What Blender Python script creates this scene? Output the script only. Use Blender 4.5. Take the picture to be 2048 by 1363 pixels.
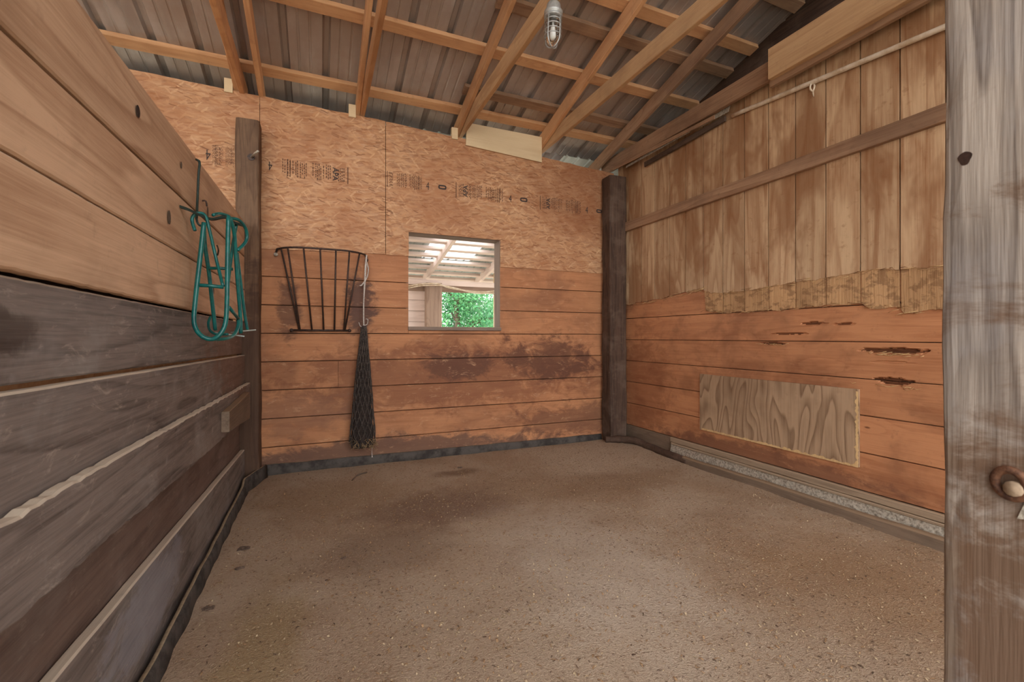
import bpy, math, random
from mathutils import Vector, Matrix, noise as mnoise
random.seed(11)
for o in list(bpy.data.objects):
    bpy.data.objects.remove(o, do_unlink=True)
S = bpy.context.scene
C = S.collection
# ------------------------------------------------------------------ camera, sky, exposure
FPX, CX, HOR, EYE = 900.0, 1024.0, 673.0, 1.17       # focal length in pixels, centre, horizon row, eye height (m)
YAW = math.atan(384 / FPX)
SN, CS = math.sin(YAW), math.cos(YAW)
cam = bpy.data.objects.new('camera', bpy.data.cameras.new('camera'))
C.objects.link(cam)
cam.data.sensor_width = 36.0
cam.data.lens = 36.0 * FPX / 2048.0
cam.data.shift_y = (HOR - 681.5) / 2048.0
cam.data.clip_start = 0.02
cam.location = (0, 0, EYE)
cam.rotation_euler = (math.pi / 2, 0, -YAW)
cam.data.dof.use_dof = True
cam.data.dof.focus_distance = 3.2
cam.data.dof.aperture_fstop = 7.0
S.camera = cam
W = bpy.data.worlds.new('overcast_sky')
S.world = W
W.use_nodes = True
W.node_tree.nodes['Background'].inputs[0].default_value = (0.98, 0.985, 1.0, 1)
W.node_tree.nodes['Background'].inputs[1].default_value = 1.0
S.view_settings.view_transform = 'Standard'
S.view_settings.look = 'None'
S.view_settings.gamma = 1.0
S.view_settings.use_curve_mapping = False
S.view_settings.exposure = 2.25
S.cycles.max_bounces = 7
S.cycles.diffuse_bounces = 4
S.cycles.glossy_bounces = 2
S.cycles.adaptive_threshold = 0.04


def P(u, v, Y):                     # the point at depth plane Y that is seen at pixel u, v of the survey photo
    x = (u - CX) / FPX
    d = Vector((SN + x * CS, CS - x * SN, (HOR - v) / FPX))
    d = d * (Y / d.y)
    return Vector((d.x, d.y, d.z + EYE))


# ------------------------------------------------------------------ node helpers
def N(nt, typ, ins=None, **props):
    n = nt.nodes.new(typ)
    for k, v in props.items():
        setattr(n, k, v)
    for k, v in (ins or {}).items():
        if isinstance(v, bpy.types.NodeSocket):
            nt.links.new(v, n.inputs[k])
        else:
            n.inputs[k].default_value = v
    return n


def M_(nt, op, a, b=0.0, clamp=False):
    return N(nt, 'ShaderNodeMath', {0: a, 1: b}, operation=op, use_clamp=clamp).outputs[0]


def V_(nt, op, a, b):
    return N(nt, 'ShaderNodeVectorMath', {0: a, 1: b}, operation=op).outputs[0]


def MIX(nt, f, a, b, blend='MIX'):
    n = N(nt, 'ShaderNodeMix', {0: f, 6: a, 7: b}, data_type='RGBA', blend_type=blend)
    n.clamp_factor = True
    return n.outputs[2]


def RNG(nt, v, a, b, c=0.0, d=1.0):
    return N(nt, 'ShaderNodeMapRange', {0: v, 1: a, 2: b, 3: c, 4: d}, interpolation_type='SMOOTHSTEP').outputs[0]


def NOI(nt, vec, scale, detail=3.0, rough=0.55, dist=0.0):
    return N(nt, 'ShaderNodeTexNoise', {'Vector': vec, 'Scale': scale, 'Detail': detail, 'Roughness': rough, 'Distortion': dist}).outputs[0]


def c4(c):
    return (c[0], c[1], c[2], 1.0)


def srgb(r, g, b):
    f = lambda v: (v / 255 / 12.92) if v / 255 <= 0.04045 else ((v / 255 + 0.055) / 1.055) ** 2.4
    return (f(r), f(g), f(b))


def newmat(name):
    m = bpy.data.materials.new(name)
    m.use_nodes = True
    nt = m.node_tree
    return m, nt, nt.nodes['Principled BSDF']


def spot(nt, pos, centre, rad, soft=0.6):      # an elliptical stain at a place in the world
    d = V_(nt, 'SUBTRACT', pos, tuple(centre))
    d = V_(nt, 'DIVIDE', d, tuple(rad))
    l = N(nt, 'ShaderNodeVectorMath', {0: d}, operation='LENGTH').outputs[1]
    return l


def wood(name, light, dark, rings=9.0, ringamt=0.6, fiber=0.5, blotch=0.5, knots=0.62, knotcol=None, tint=0.2,
         dirt=None, dirtamt=0.0, dirtlo=0.45, dirthi=0.68, dirtscale=1.4, dirtvec=(1.0, 1.0, 1.5), dust=None, rough=0.75, bump=0.25, grain=(0.45, 3.5, 4.5), stains=(), spec=0.25, scratch=None):
    m, nt, bs = newmat(name)
    tc = N(nt, 'ShaderNodeTexCoord')
    oi = N(nt, 'ShaderNodeObjectInfo')
    off = N(nt, 'ShaderNodeCombineXYZ', {0: M_(nt, 'MULTIPLY', oi.outputs['Random'], 31.7), 1: M_(nt, 'MULTIPLY', oi.outputs['Random'], 71.3),
                                         2: M_(nt, 'MULTIPLY', oi.outputs['Random'], 53.9)}).outputs[0]
    v = V_(nt, 'ADD', tc.outputs['Object'], off)
    n1 = NOI(nt, V_(nt, 'MULTIPLY', v, grain), 1.0, 2.0, 0.45, 0.25)
    vo = N(nt, 'ShaderNodeTexVoronoi', {'Vector': V_(nt, 'MULTIPLY', v, (1.7, 0.05, 4.6)), 'Scale': 1.0})
    d = vo.outputs['Distance']
    sel = M_(nt, 'GREATER_THAN', N(nt, 'ShaderNodeSeparateColor', {0: vo.outputs['Color']}).outputs[0], knots)
    infl = M_(nt, 'MULTIPLY', RNG(nt, d, 0.02, 0.42, 1.0, 0.0), sel)
    fz = NOI(nt, V_(nt, 'MULTIPLY', v, (2.5, 70.0, 95.0)), 1.0, 3.0, 0.6)
    ph = M_(nt, 'ADD', M_(nt, 'MULTIPLY', n1, rings), M_(nt, 'MULTIPLY', infl, 1.6))
    ph = M_(nt, 'ADD', ph, M_(nt, 'MULTIPLY', fz, 0.12))
    fr = M_(nt, 'FRACT', ph)
    ring = M_(nt, 'POWER', fr, 2.2)
    ring = M_(nt, 'MULTIPLY', ring, RNG(nt, fr, 0.86, 1.0, 1.0, 0.0))
    bl = NOI(nt, V_(nt, 'MULTIPLY', v, (0.9, 2.0, 3.0)), 1.6, 6.0, 0.62)
    ff = NOI(nt, V_(nt, 'MULTIPLY', v, (7.0, 190.0, 230.0)), 1.0, 2.0, 0.7)
    fac = M_(nt, 'ADD', M_(nt, 'MULTIPLY', ring, ringamt), M_(nt, 'MULTIPLY', M_(nt, 'SUBTRACT', fz, 0.45), fiber * 1.6))
    fac = M_(nt, 'ADD', fac, M_(nt, 'MULTIPLY', M_(nt, 'SUBTRACT', bl, 0.45), blotch * 2.0))
    fac = M_(nt, 'ADD', fac, M_(nt, 'MULTIPLY', M_(nt, 'SUBTRACT', ff, 0.5), fiber * 1.3), clamp=True)
    col = MIX(nt, fac, c4(light), c4(dark))
    rs_ = M_(nt, 'ADD', M_(nt, 'MULTIPLY', N(nt, 'ShaderNodeSeparateColor', {0: vo.outputs['Color']}).outputs[1], 1.6), 0.7)
    dk = M_(nt, 'MULTIPLY', M_(nt, 'ADD', d, M_(nt, 'MULTIPLY', M_(nt, 'SUBTRACT', fz, 0.5), 0.03)), rs_)
    kn = M_(nt, 'MULTIPLY', RNG(nt, dk, 0.025, 0.075, 1.0, 0.0), sel)
    kc = knotcol or tuple(x * 0.45 for x in dark)
    col = MIX(nt, M_(nt, 'MULTIPLY', kn, 0.85), col, c4(kc))
    tv = M_(nt, 'ADD', M_(nt, 'MULTIPLY', oi.outputs['Random'], tint), 1.0 - tint * 0.5)
    col = V_(nt, 'SCALE', col, (0, 0, 0))
    nt.links.new(tv, col.node.inputs['Scale'])
    pos = N(nt, 'ShaderNodeNewGeometry')
    if dirt is not None:
        dn = NOI(nt, V_(nt, 'MULTIPLY', pos.outputs['Position'], dirtvec), dirtscale, 4.0, 0.62, 0.4)
        col = MIX(nt, M_(nt, 'MULTIPLY', RNG(nt, dn, dirtlo, dirthi), dirtamt), col, c4(dirt))
        dn2 = NOI(nt, pos.outputs['Position'], 16.0, 3.0, 0.7)
        col = MIX(nt, M_(nt, 'MULTIPLY', RNG(nt, dn2, 0.58, 0.75), dirtamt * 0.6), col, c4(dirt))
    if stains:
        wob = NOI(nt, V_(nt, 'MULTIPLY', pos.outputs['Position'], (1.0, 1.0, 1.6)), 5.0, 6.0, 0.72, 0.6)
    for (ce, ra, sc, amt) in stains:
        l = spot(nt, pos.outputs['Position'], ce, ra)
        l = M_(nt, 'ADD', l, M_(nt, 'MULTIPLY', M_(nt, 'SUBTRACT', wob, 0.5), 2.4))
        col = MIX(nt, M_(nt, 'MULTIPLY', RNG(nt, l, 0.5, 1.0, 1.0, 0.0), amt), col, c4(sc))
    if scratch is not None:
        sw = N(nt, 'ShaderNodeTexNoise', {'Vector': v, 'Scale': 3.0, 'Detail': 2.0}).outputs['Color']
        sv = V_(nt, 'ADD', V_(nt, 'MULTIPLY', v, (9.0, 30.0, 30.0)), V_(nt, 'MULTIPLY', sw, (3.0, 3.0, 6.0)))
        sn_ = NOI(nt, sv, 1.0, 5.0, 0.75)
        col = MIX(nt, M_(nt, 'MULTIPLY', RNG(nt, sn_, 0.56, 0.72), 0.55), col, c4(scratch))
    if dust is not None:
        nz = N(nt, 'ShaderNodeSeparateXYZ', {0: pos.outputs['True Normal']}).outputs[2]
        dm = M_(nt, 'MULTIPLY', RNG(nt, nz, 0.35, 0.8), RNG(nt, NOI(nt, pos.outputs['Position'], 9.0, 4.0), 0.25, 0.5, 0.6, 0.95))
        col = MIX(nt, dm, col, c4(dust))
    nt.links.new(col, bs.inputs['Base Color'])
    bs.inputs['Roughness'].default_value = rough
    bs.inputs['Specular IOR Level'].default_value = spec
    h = M_(nt, 'MULTIPLY', fz, 0.9)
    bp = N(nt, 'ShaderNodeBump', {'Height': h, 'Strength': bump, 'Distance': 0.006})
    nt.links.new(bp.outputs[0], bs.inputs['Normal'])
    return m


def plain(name, col, rough=0.6, metal=0.0, var=0.25, scale=14.0, col2=None, bump=0.1, spec=0.4):
    m, nt, bs = newmat(name)
    pos = N(nt, 'ShaderNodeNewGeometry').outputs['Position']
    n = NOI(nt, pos, scale, 5.0, 0.65)
    c = MIX(nt, RNG(nt, n, 0.38, 0.66), c4(col), c4(col2 or tuple(x * (1 - var) for x in col)))
    nt.links.new(c, bs.inputs['Base Color'])
    bs.inputs['Roughness'].default_value = rough
    bs.inputs['Metallic'].default_value = metal
    bs.inputs['Specular IOR Level'].default_value = spec
    bp = N(nt, 'ShaderNodeBump', {'Height': n, 'Strength': bump, 'Distance': 0.01})
    nt.links.new(bp.outputs[0], bs.inputs['Normal'])
    return m


# ------------------------------------------------------------------ materials
STAIN = srgb(74, 52, 44)
MAT = {}
MAT['pine_light'] = wood('pale_pine', srgb(214, 178, 146), srgb(164, 124, 94), rings=8, ringamt=0.75, fiber=0.5, blotch=0.35, knots=0.72,
                         knotcol=srgb(100, 64, 44), dirt=srgb(150, 120, 96), dirtamt=0.4, grain=(0.35, 2.5, 3.2), dust=srgb(190, 170, 146))
MAT['board_grey'] = wood('weathered_dark_board', srgb(136, 124, 117), srgb(76, 67, 62), rings=9, ringamt=0.65, fiber=0.8, blotch=0.6, knots=0.85,
                         dirt=srgb(152, 146, 142), dirtamt=0.55, dirtlo=0.48, dirthi=0.72, dirtscale=3.0, dust=srgb(205, 190, 170), rough=0.6, tint=0.25, scratch=srgb(180, 166, 154),
                         stains=[((-0.54, 1.95, 0.24), (0.4, 0.5, 0.16), srgb(150, 150, 160), 0.45), ((-0.54, 3.7, 1.05), (0.4, 0.9, 0.4), srgb(112, 78, 58), 0.6), ((-0.54, 1.2, 1.18), (0.4, 0.16, 0.05), srgb(58, 44, 38), 0.6)])
MAT['board_brown'] = wood('dark_brown_board', srgb(118, 98, 88), srgb(72, 55, 48), rings=8, ringamt=0.5, fiber=0.7, blotch=0.6, knots=0.88,
                          dirt=srgb(134, 120, 112), dirtamt=0.4, dirtscale=3.0, rough=0.65, tint=0.1, scratch=srgb(150, 134, 122))  # darker and browner than the grey boards around it
MAT['board_red'] = wood('red_brown_board', srgb(194, 136, 96), srgb(152, 94, 62), rings=6, ringamt=0.45, fiber=0.55, blotch=0.6, knots=0.66,
                        knotcol=srgb(84, 46, 28), dirt=srgb(120, 78, 56), dirtamt=0.55, dirtscale=2.0, rough=0.6, tint=0.16, bump=0.15, scratch=srgb(196, 140, 100),
                        stains=[((3.18, 3.9, 0.6), (0.3, 0.5, 0.7), srgb(132, 80, 54), 0.5), ((3.18, 2.6, 0.22), (0.3, 1.3, 0.10), srgb(110, 74, 58), 0.7)])
MAT['board_back'] = wood('back_wall_board', srgb(188, 132, 92), srgb(140, 86, 58), rings=6, ringamt=0.4, fiber=0.5, blotch=0.55, knots=0.60,
                         knotcol=srgb(92, 56, 38), dirt=srgb(128, 86, 64), dirtamt=0.5, dirtscale=2.2, rough=0.7, tint=0.12, bump=0.15, scratch=srgb(206, 162, 124),
                         stains=[((0.35, 4.32, 1.45), (0.15, 1, 0.34), srgb(70, 54, 54), 0.8), ((-0.24, 4.32, 1.42), (0.11, 1, 0.34), srgb(84, 60, 52), 0.65),
                                 ((1.3, 4.32, 0.78), (2.1, 1, 0.40), srgb(124, 78, 56), 0.6), ((2.3, 4.32, 0.93), (0.65, 1, 0.30), srgb(84, 54, 44), 0.7),
                                 ((1.25, 4.32, 0.88), (0.5, 1, 0.18), srgb(82, 54, 46), 0.65), ((0.4, 4.32, 0.10), (2.2, 1, 0.16), srgb(96, 74, 64), 0.8),
                                 ((2.6, 4.32, 0.25), (0.9, 1, 0.22), srgb(100, 68, 54), 0.6), ((-0.2, 4.32, 0.5), (0.5, 1, 0.22), srgb(140, 100, 78), 0.5)])
MAT['siding'] = wood('grooved_plywood_siding', srgb(204, 172, 136), srgb(152, 108, 74), rings=9, ringamt=0.7, fiber=0.5, blotch=0.7, knots=0.9,
                     dirt=srgb(138, 92, 58), dirtamt=0.7, dirtlo=0.46, dirthi=0.62, dirtscale=1.3, dirtvec=(2.2, 2.2, 0.8), rough=0.7, tint=0.2, grain=(0.3, 2.5, 4.0), bump=0.2)
MAT['frayed'] = wood('frayed_plywood_core', srgb(192, 152, 110), srgb(132, 94, 62), rings=10, ringamt=0.15, fiber=0.35, blotch=1.0, knots=0.55,
                     knotcol=srgb(84, 54, 36), dirt=srgb(118, 84, 58), dirtamt=0.55, dirtlo=0.5, dirthi=0.6, dirtscale=14.0, rough=0.9, bump=0.9, scratch=srgb(200, 160, 112))
MAT['patch'] = wood('plywood_patch', srgb(180, 150, 120), srgb(106, 78, 56), rings=16, ringamt=0.85, fiber=0.4, blotch=0.3, knots=0.97,
                    dirt=srgb(124, 94, 70), dirtamt=0.35, grain=(0.9, 1.5, 3.4), tint=0.0, bump=0.2)
MAT['chewed_shade'] = wood('gouge_shade_wood', srgb(112, 70, 44), srgb(62, 38, 26), rings=5, ringamt=0.3, fiber=0.8, knots=0.99, bump=0.6)  # shade inside the gouges, put into the wood colour
MAT['plyraw'] = wood('splintered_ply_edge', srgb(214, 180, 130), srgb(170, 128, 82), rings=6, ringamt=0.2, fiber=0.8, knots=0.99, bump=0.6)
MAT['plypale'] = wood('pale_new_plywood', srgb(222, 198, 160), srgb(196, 164, 124), rings=5, ringamt=0.3, fiber=0.3, knots=0.94, tint=0.05)
MAT['rafter'] = wood('orange_rafter_lumber', srgb(214, 166, 122), srgb(176, 120, 78), rings=6, ringamt=0.4, fiber=0.5, blotch=0.5, knots=0.7,
                     knotcol=srgb(104, 62, 36), dirt=srgb(140, 96, 64), dirtamt=0.4, tint=0.18)
MAT['rafter_old'] = wood('aged_rafter_lumber', srgb(166, 132, 104), srgb(116, 82, 60), rings=7, ringamt=0.5, fiber=0.6, blotch=0.6, knots=0.72,
                         dirt=srgb(104, 80, 64), dirtamt=0.5, tint=0.2)
MAT['chord_pale'] = wood('pale_chord_lumber', srgb(200, 164, 124), srgb(158, 116, 80), rings=6, ringamt=0.45, fiber=0.5, blotch=0.4, knots=0.78,
                         dirt=srgb(140, 108, 80), dirtamt=0.4, tint=0.15)
MAT['post_dark'] = wood('dark_creosote_post', srgb(86, 66, 54), srgb(48, 35, 28), rings=8, ringamt=0.5, fiber=0.9, blotch=0.7, knots=0.85,
                        dirt=srgb(120, 102, 88), dirtamt=0.4, dirtscale=3.0, bump=0.6, grain=(0.4, 6, 7), rough=0.8)
MAT['post_left'] = wood('brown_post', srgb(132, 104, 80), srgb(84, 62, 48), rings=9, ringamt=0.6, fiber=0.8, blotch=0.6, knots=0.8,
                        dirt=srgb(76, 56, 46), dirtamt=0.5, bump=0.5, grain=(0.5, 6, 7), rough=0.8,
                        stains=[((-0.53, 4.1, 0.75), (1, 1, 1.1), srgb(76, 56, 46), 0.75)])
MAT['post_near'] = wood('weathered_grey_post', srgb(172, 160, 148), srgb(96, 84, 76), rings=9, ringamt=0.9, fiber=0.6, blotch=0.3, knots=0.86,
                        knotcol=srgb(70, 62, 58), dirt=srgb(150, 144, 142), dirtamt=0.35, dirtscale=4.0, bump=0.6, grain=(0.8, 7.0, 9.0), tint=0.0,
                        stains=[((1.0, 0.27, 0.10), (1, 0.40, 1.30), srgb(108, 82, 62), 0.9), ((0.97, 0.41, 0.50), (0.5, 0.03, 0.6), srgb(140, 124, 108), 0.7)])
MAT['jamb'] = wood('grey_window_jamb', srgb(150, 130, 116), srgb(108, 90, 78), rings=6, ringamt=0.4, fiber=0.6, knots=0.95, dust=srgb(170, 150, 130))
MAT['base'] = wood('dirty_base_timber', srgb(132, 112, 94), srgb(80, 64, 52), rings=6, ringamt=0.3, fiber=0.6, blotch=0.8, knots=0.9,
                   dirt=srgb(98, 84, 70), dirtamt=0.7, dust=srgb(140, 116, 92))
MAT['mould'] = wood('grey_dusty_ledge', srgb(166, 144, 120), srgb(112, 92, 74), rings=5, ringamt=0.3, fiber=0.7, knots=0.97, dust=srgb(172, 150, 124))
MAT['leanwood'] = wood('lean_to_lumber', srgb(230, 212, 202), srgb(190, 168, 156), rings=5, ringamt=0.3, fiber=0.4, knots=0.9)
MAT['leanpost'] = wood('lean_to_post', srgb(160, 136, 118), srgb(110, 88, 76), rings=6, ringamt=0.5, fiber=0.6, knots=0.9)
MAT['rubber'] = plain('grey_rubber_mat', srgb(88, 82, 77), 0.9, 0, 0.4, 9, srgb(58, 53, 50), 0.4, 0.15)
MAT['rubber_dust'] = plain('dusty_mat_edge', srgb(166, 146, 118), 0.9, 0, 0.3, 40)
MAT['teal'] = plain('teal_enamel', srgb(20, 108, 102), 0.28, 0, 0.2, 30, srgb(14, 84, 82), 0.05, 0.5)
MAT['teal_worn'] = plain('worn_pale_steel', srgb(168, 176, 170), 0.5, 0.1, 0.3, 40)
MAT['black_iron'] = plain('black_iron', srgb(60, 50, 46), 0.55, 0.3, 0.3, 60, srgb(86, 62, 50))
MAT['bracket'] = plain('dark_green_steel', srgb(52, 66, 60), 0.5, 0.2, 0.3, 50)
MAT['rope'] = plain('white_rope', srgb(214, 204, 194), 0.9, 0, 0.25, 120, srgb(170, 158, 148), 0.5)
MAT['net'] = plain('black_hay_net', srgb(88, 77, 70), 0.9, 0, 0.4, 70, srgb(50, 43, 40), 0.5)
MAT['netcore'] = plain('dark_netting_inside', srgb(58, 46, 40), 0.95, 0, 0.5, 60, srgb(34, 28, 26), 0.8)
MAT['hay'] = plain('dry_hay', srgb(160, 132, 96), 0.9, 0, 0.4, 90)
MAT['steel'] = plain('galvanized_steel', srgb(204, 196, 180), 0.4, 0.3, 0.35, 60, srgb(140, 130, 116), 0.4)
MAT['iron_rust'] = plain('rusty_iron', srgb(120, 84, 62), 0.7, 0.4, 0.5, 60, srgb(72, 48, 38), 0.4)
MAT['cast'] = plain('grey_cast_aluminium', srgb(186, 188, 186), 0.4, 0.5, 0.25, 40)
MAT['white_bulb'] = plain('white_bulb', srgb(232, 228, 220), 0.3, 0, 0.05)
MAT['pvc'] = plain('white_pvc', srgb(226, 212, 192), 0.45, 0, 0.15, 12, srgb(196, 172, 142), 0.05)
MAT['ink'] = plain('black_stamp_ink', srgb(92, 64, 50), 0.9, 0, 0.4, 60, srgb(120, 84, 62), 0.0)
MAT['inkdark'] = plain('dark_stamp_ink', srgb(72, 60, 56), 0.9, 0, 0.3, 60, None, 0.0)
MAT['knothole'] = plain('dark_wood_hollow', srgb(58, 38, 28), 0.95, 0, 0.5, 80)
MAT['clod'] = plain('dark_manure', srgb(112, 92, 78), 0.95, 0, 0.4, 50, None, 0.8)
MAT['chip_light'] = plain('pale_shavings', srgb(200, 176, 142), 0.9, 0, 0.25, 8)
MAT['chip_mid'] = plain('tan_shavings', srgb(172, 138, 102), 0.9, 0, 0.3, 8)
MAT['chip_dark'] = plain('dark_debris', srgb(104, 82, 64), 0.95, 0, 0.3, 8)
MAT['backing'] = plain('dark_sheathing', srgb(70, 50, 38), 0.95, 0, 0.3, 5)
MAT['orange_strip'] = wood('fresh_orange_backing', srgb(214, 160, 112), srgb(180, 116, 70), knots=0.97)
MAT['ground'] = plain('outdoor_ground', srgb(182, 174, 158), 0.95, 0, 0.3, 0.8, srgb(160, 154, 134))
MAT['leaf'] = plain('green_leaf', srgb(96, 160, 96), 0.5, 0, 0.4, 2.2, srgb(48, 124, 76), 0.0)
MAT['bark'] = plain('brown_bark', srgb(104, 88, 74), 0.9, 0, 0.4, 20)


def metal_mat(name, a, b, rust, rough, metallic=0.55, rustamt=0.7):
    m, nt, bs = newmat(name)
    pos = N(nt, 'ShaderNodeNewGeometry').outputs['Position']
    n = NOI(nt, V_(nt, 'MULTIPLY', pos, (3.0, 0.7, 1.0)), 2.0, 5.0, 0.6)
    col = MIX(nt, RNG(nt, n, 0.35, 0.65), c4(a), c4(b))
    n2 = NOI(nt, V_(nt, 'MULTIPLY', pos, (1.0, 0.8, 1.0)), 1.1, 6.0, 0.65)
    col = MIX(nt, M_(nt, 'MULTIPLY', RNG(nt, n2, 0.36, 0.58), rustamt), col, c4(rust))
    nt.links.new(col, bs.inputs['Base Color'])
    bs.inputs['Metallic'].default_value = metallic
    nt.links.new(RNG(nt, n2, 0.35, 0.6, rough - 0.08, rough + 0.2), bs.inputs['Roughness'])
    return m


MAT['roof'] = metal_mat('dusty_galvanized_roofing', srgb(184, 177, 172), srgb(158, 149, 143), srgb(164, 143, 128), 0.36, 0.25)
MAT['leanroof'] = metal_mat('lean_to_metal', srgb(196, 206, 204), srgb(170, 184, 182), srgb(160, 164, 158), 0.4, 0.3)


def make_osb():
    m, nt, bs = newmat('oriented_strand_board')
    geo = N(nt, 'ShaderNodeNewGeometry')
    sep = N(nt, 'ShaderNodeSeparateXYZ', {0: geo.outputs['Position']})
    X, Z = sep.outputs[0], sep.outputs[2]
    p = N(nt, 'ShaderNodeCombineXYZ', {0: X, 1: Z, 2: 0.0}).outputs[0]
    wob = N(nt, 'ShaderNodeTexNoise', {'Vector': p, 'Scale': 12.0, 'Detail': 2.0}).outputs['Color']
    p = V_(nt, 'ADD', p, V_(nt, 'MULTIPLY', V_(nt, 'SUBTRACT', wob, (0.5, 0.5, 0.5)), (0.03, 0.03, 0)))
    base = NOI(nt, V_(nt, 'MULTIPLY', p, (5.0, 17.0, 1.0)), 1.6, 5.0, 0.7, 0.8)
    col = MIX(nt, RNG(nt, base, 0.30, 0.70), c4(srgb(202, 160, 124)), c4(srgb(154, 106, 74)))
    for i, (ang, sx, sz, thr, a, b, mx) in enumerate([
            (0.08, 8, 40, 0.35, (176, 122, 82), (206, 160, 118), 0.45), (-0.25, 8, 46, 0.5, (168, 112, 72), (204, 158, 116), 0.5),
            (0.4, 10, 44, 0.6, (178, 122, 82), (210, 166, 124), 0.5), (-0.1, 9, 62, 0.6, (160, 104, 66), (212, 170, 130), 0.6),
            (0.9, 13, 62, 0.90, (196, 146, 104), (222, 182, 140), 0.45), (-0.75, 13, 60, 0.90, (198, 146, 104), (224, 184, 142), 0.5),
            (-0.2, 10, 85, 0.93, (120, 76, 50), (150, 98, 64), 0.6), (0.3, 14, 95, 0.95, (104, 66, 46), (136, 86, 58), 0.65)]):
        q = N(nt, 'ShaderNodeMapping', {'Vector': p, 'Rotation': (0, 0, ang), 'Location': (i * 3.7, i * 1.3, 0)}).outputs[0]
        q = V_(nt, 'MULTIPLY', q, (sx, sz, 1.0))
        vo = N(nt, 'ShaderNodeTexVoronoi', {'Vector': q, 'Scale': 1.0}, voronoi_dimensions='2D', distance='CHEBYCHEV')
        sc = N(nt, 'ShaderNodeSeparateColor', {0: vo.outputs['Color']})
        msk = M_(nt, 'MULTIPLY', M_(nt, 'GREATER_THAN', sc.outputs[0], thr), RNG(nt, vo.outputs['Distance'], 0.38, 0.5, 1.0, 0.0))
        fc = MIX(nt, sc.outputs[1], c4(srgb(*a)), c4(srgb(*b)))
        col = MIX(nt, M_(nt, 'MULTIPLY', msk, mx), col, fc)
    big = NOI(nt, p, 1.3, 4.0, 0.6)
    col = MIX(nt, M_(nt, 'MULTIPLY', RNG(nt, big, 0.42, 0.66), 0.55), col, c4(srgb(160, 106, 72)))
    # wavering darker brown patch toward the upper right of the sheets
    l = spot(nt, geo.outputs['Position'], (2.75, 4.3, 2.75), (0.9, 1.0, 0.55))
    l = M_(nt, 'ADD', l, M_(nt, 'MULTIPLY', M_(nt, 'SUBTRACT', NOI(nt, p, 4.0, 5.0, 0.6), 0.5), 1.4))
    col = MIX(nt, M_(nt, 'MULTIPLY', RNG(nt, l, 0.5, 1.1, 1.0, 0.0), 0.45), col, c4(srgb(132, 80, 50)))
    nt.links.new(col, bs.inputs['Base Color'])
    bs.inputs['Roughness'].default_value = 0.7
    bs.inputs['Specular IOR Level'].default_value = 0.25
    return m


MAT['osb'] = make_osb()


def make_floor():
    m, nt, bs = newmat('packed_shavings_floor')
    pos = N(nt, 'ShaderNodeNewGeometry').outputs['Position']
    big = NOI(nt, pos, 1.0, 4.0, 0.55, 0.3)
    wob = NOI(nt, pos, 4.0, 5.0, 0.65)
    col = MIX(nt, RNG(nt, big, 0.35, 0.65), c4(srgb(200, 177, 153)), c4(srgb(180, 152, 126)))
    for (ce, ra, sc, amt) in [((0.75, 3.05, 0), (0.62, 0.42, 1), srgb(128, 96, 80), 0.7), ((0.35, 2.55, 0), (0.5, 0.35, 1), srgb(146, 120, 100), 0.55),
                              ((2.2, 3.0, 0), (0.8, 0.35, 1), srgb(158, 126, 98), 0.6), ((1.3, 2.0, 0), (0.55, 0.9, 1), srgb(216, 198, 178), 0.75),
                              ((2.6, 1.2, 0), (0.9, 0.9, 1), srgb(166, 130, 94), 0.6), ((0.15, 3.5, 0), (0.7, 0.4, 1), srgb(164, 132, 100), 0.5),
                              ((-0.2, 1.7, 0), (0.18, 0.9, 1), srgb(176, 150, 110), 0.7), ((1.1, 3.75, 0), (0.25, 0.12, 1), srgb(120, 92, 72), 0.7)]:
        l = spot(nt, pos, ce, ra)
        l = M_(nt, 'ADD', l, M_(nt, 'MULTIPLY', M_(nt, 'SUBTRACT', wob, 0.5), 1.3))
        col = MIX(nt, M_(nt, 'MULTIPLY', RNG(nt, l, 0.35, 1.15, 1.0, 0.0), amt), col, c4(sc))
    f1 = NOI(nt, pos, 120.0, 4.0, 0.8)
    f2 = NOI(nt, pos, 60.0, 4.0, 0.7)
    col = MIX(nt, M_(nt, 'MULTIPLY', RNG(nt, f1, 0.52, 0.70), 0.75), col, c4(srgb(222, 200, 172)))
    col = MIX(nt, M_(nt, 'MULTIPLY', RNG(nt, f2, 0.54, 0.68), 0.6), col, c4(srgb(122, 94, 74)))
    nt.links.new(col, bs.inputs['Base Color'])
    bs.inputs['Roughness'].default_value = 0.95
    bs.inputs['Specular IOR Level'].default_value = 0.1
    bp = N(nt, 'ShaderNodeBump', {'Height': M_(nt, 'ADD', f1, M_(nt, 'MULTIPLY', f2, 1.5)), 'Strength': 0.9, 'Distance': 0.01})
    nt.links.new(bp.outputs[0], bs.inputs['Normal'])
    return m


MAT['floor'] = make_floor()
m, nt, bs = newmat('clear_glass')
bs.inputs['Transmission Weight'].default_value = 1.0
bs.inputs['Roughness'].default_value = 0.03
bs.inputs['IOR'].default_value = 1.35
gn = NOI(nt, N(nt, 'ShaderNodeTexCoord').outputs['Object'], 20.0)
nt.links.new(MIX(nt, gn, (0.86, 0.88, 0.88, 1), (0.72, 0.75, 0.75, 1)), bs.inputs['Base Color'])
MAT['glass'] = m
m, nt, bs = newmat('translucent_panel')
tr = N(nt, 'ShaderNodeBsdfTranslucent')
gn = NOI(nt, N(nt, 'ShaderNodeNewGeometry').outputs['Position'], 3.0)
nt.links.new(MIX(nt, gn, (0.9, 0.9, 0.92, 1), (0.8, 0.82, 0.84, 1)), tr.inputs[0])
nt.links.new(tr.outputs[0], nt.nodes['Material Output'].inputs[0])
MAT['panel'] = m


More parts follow.
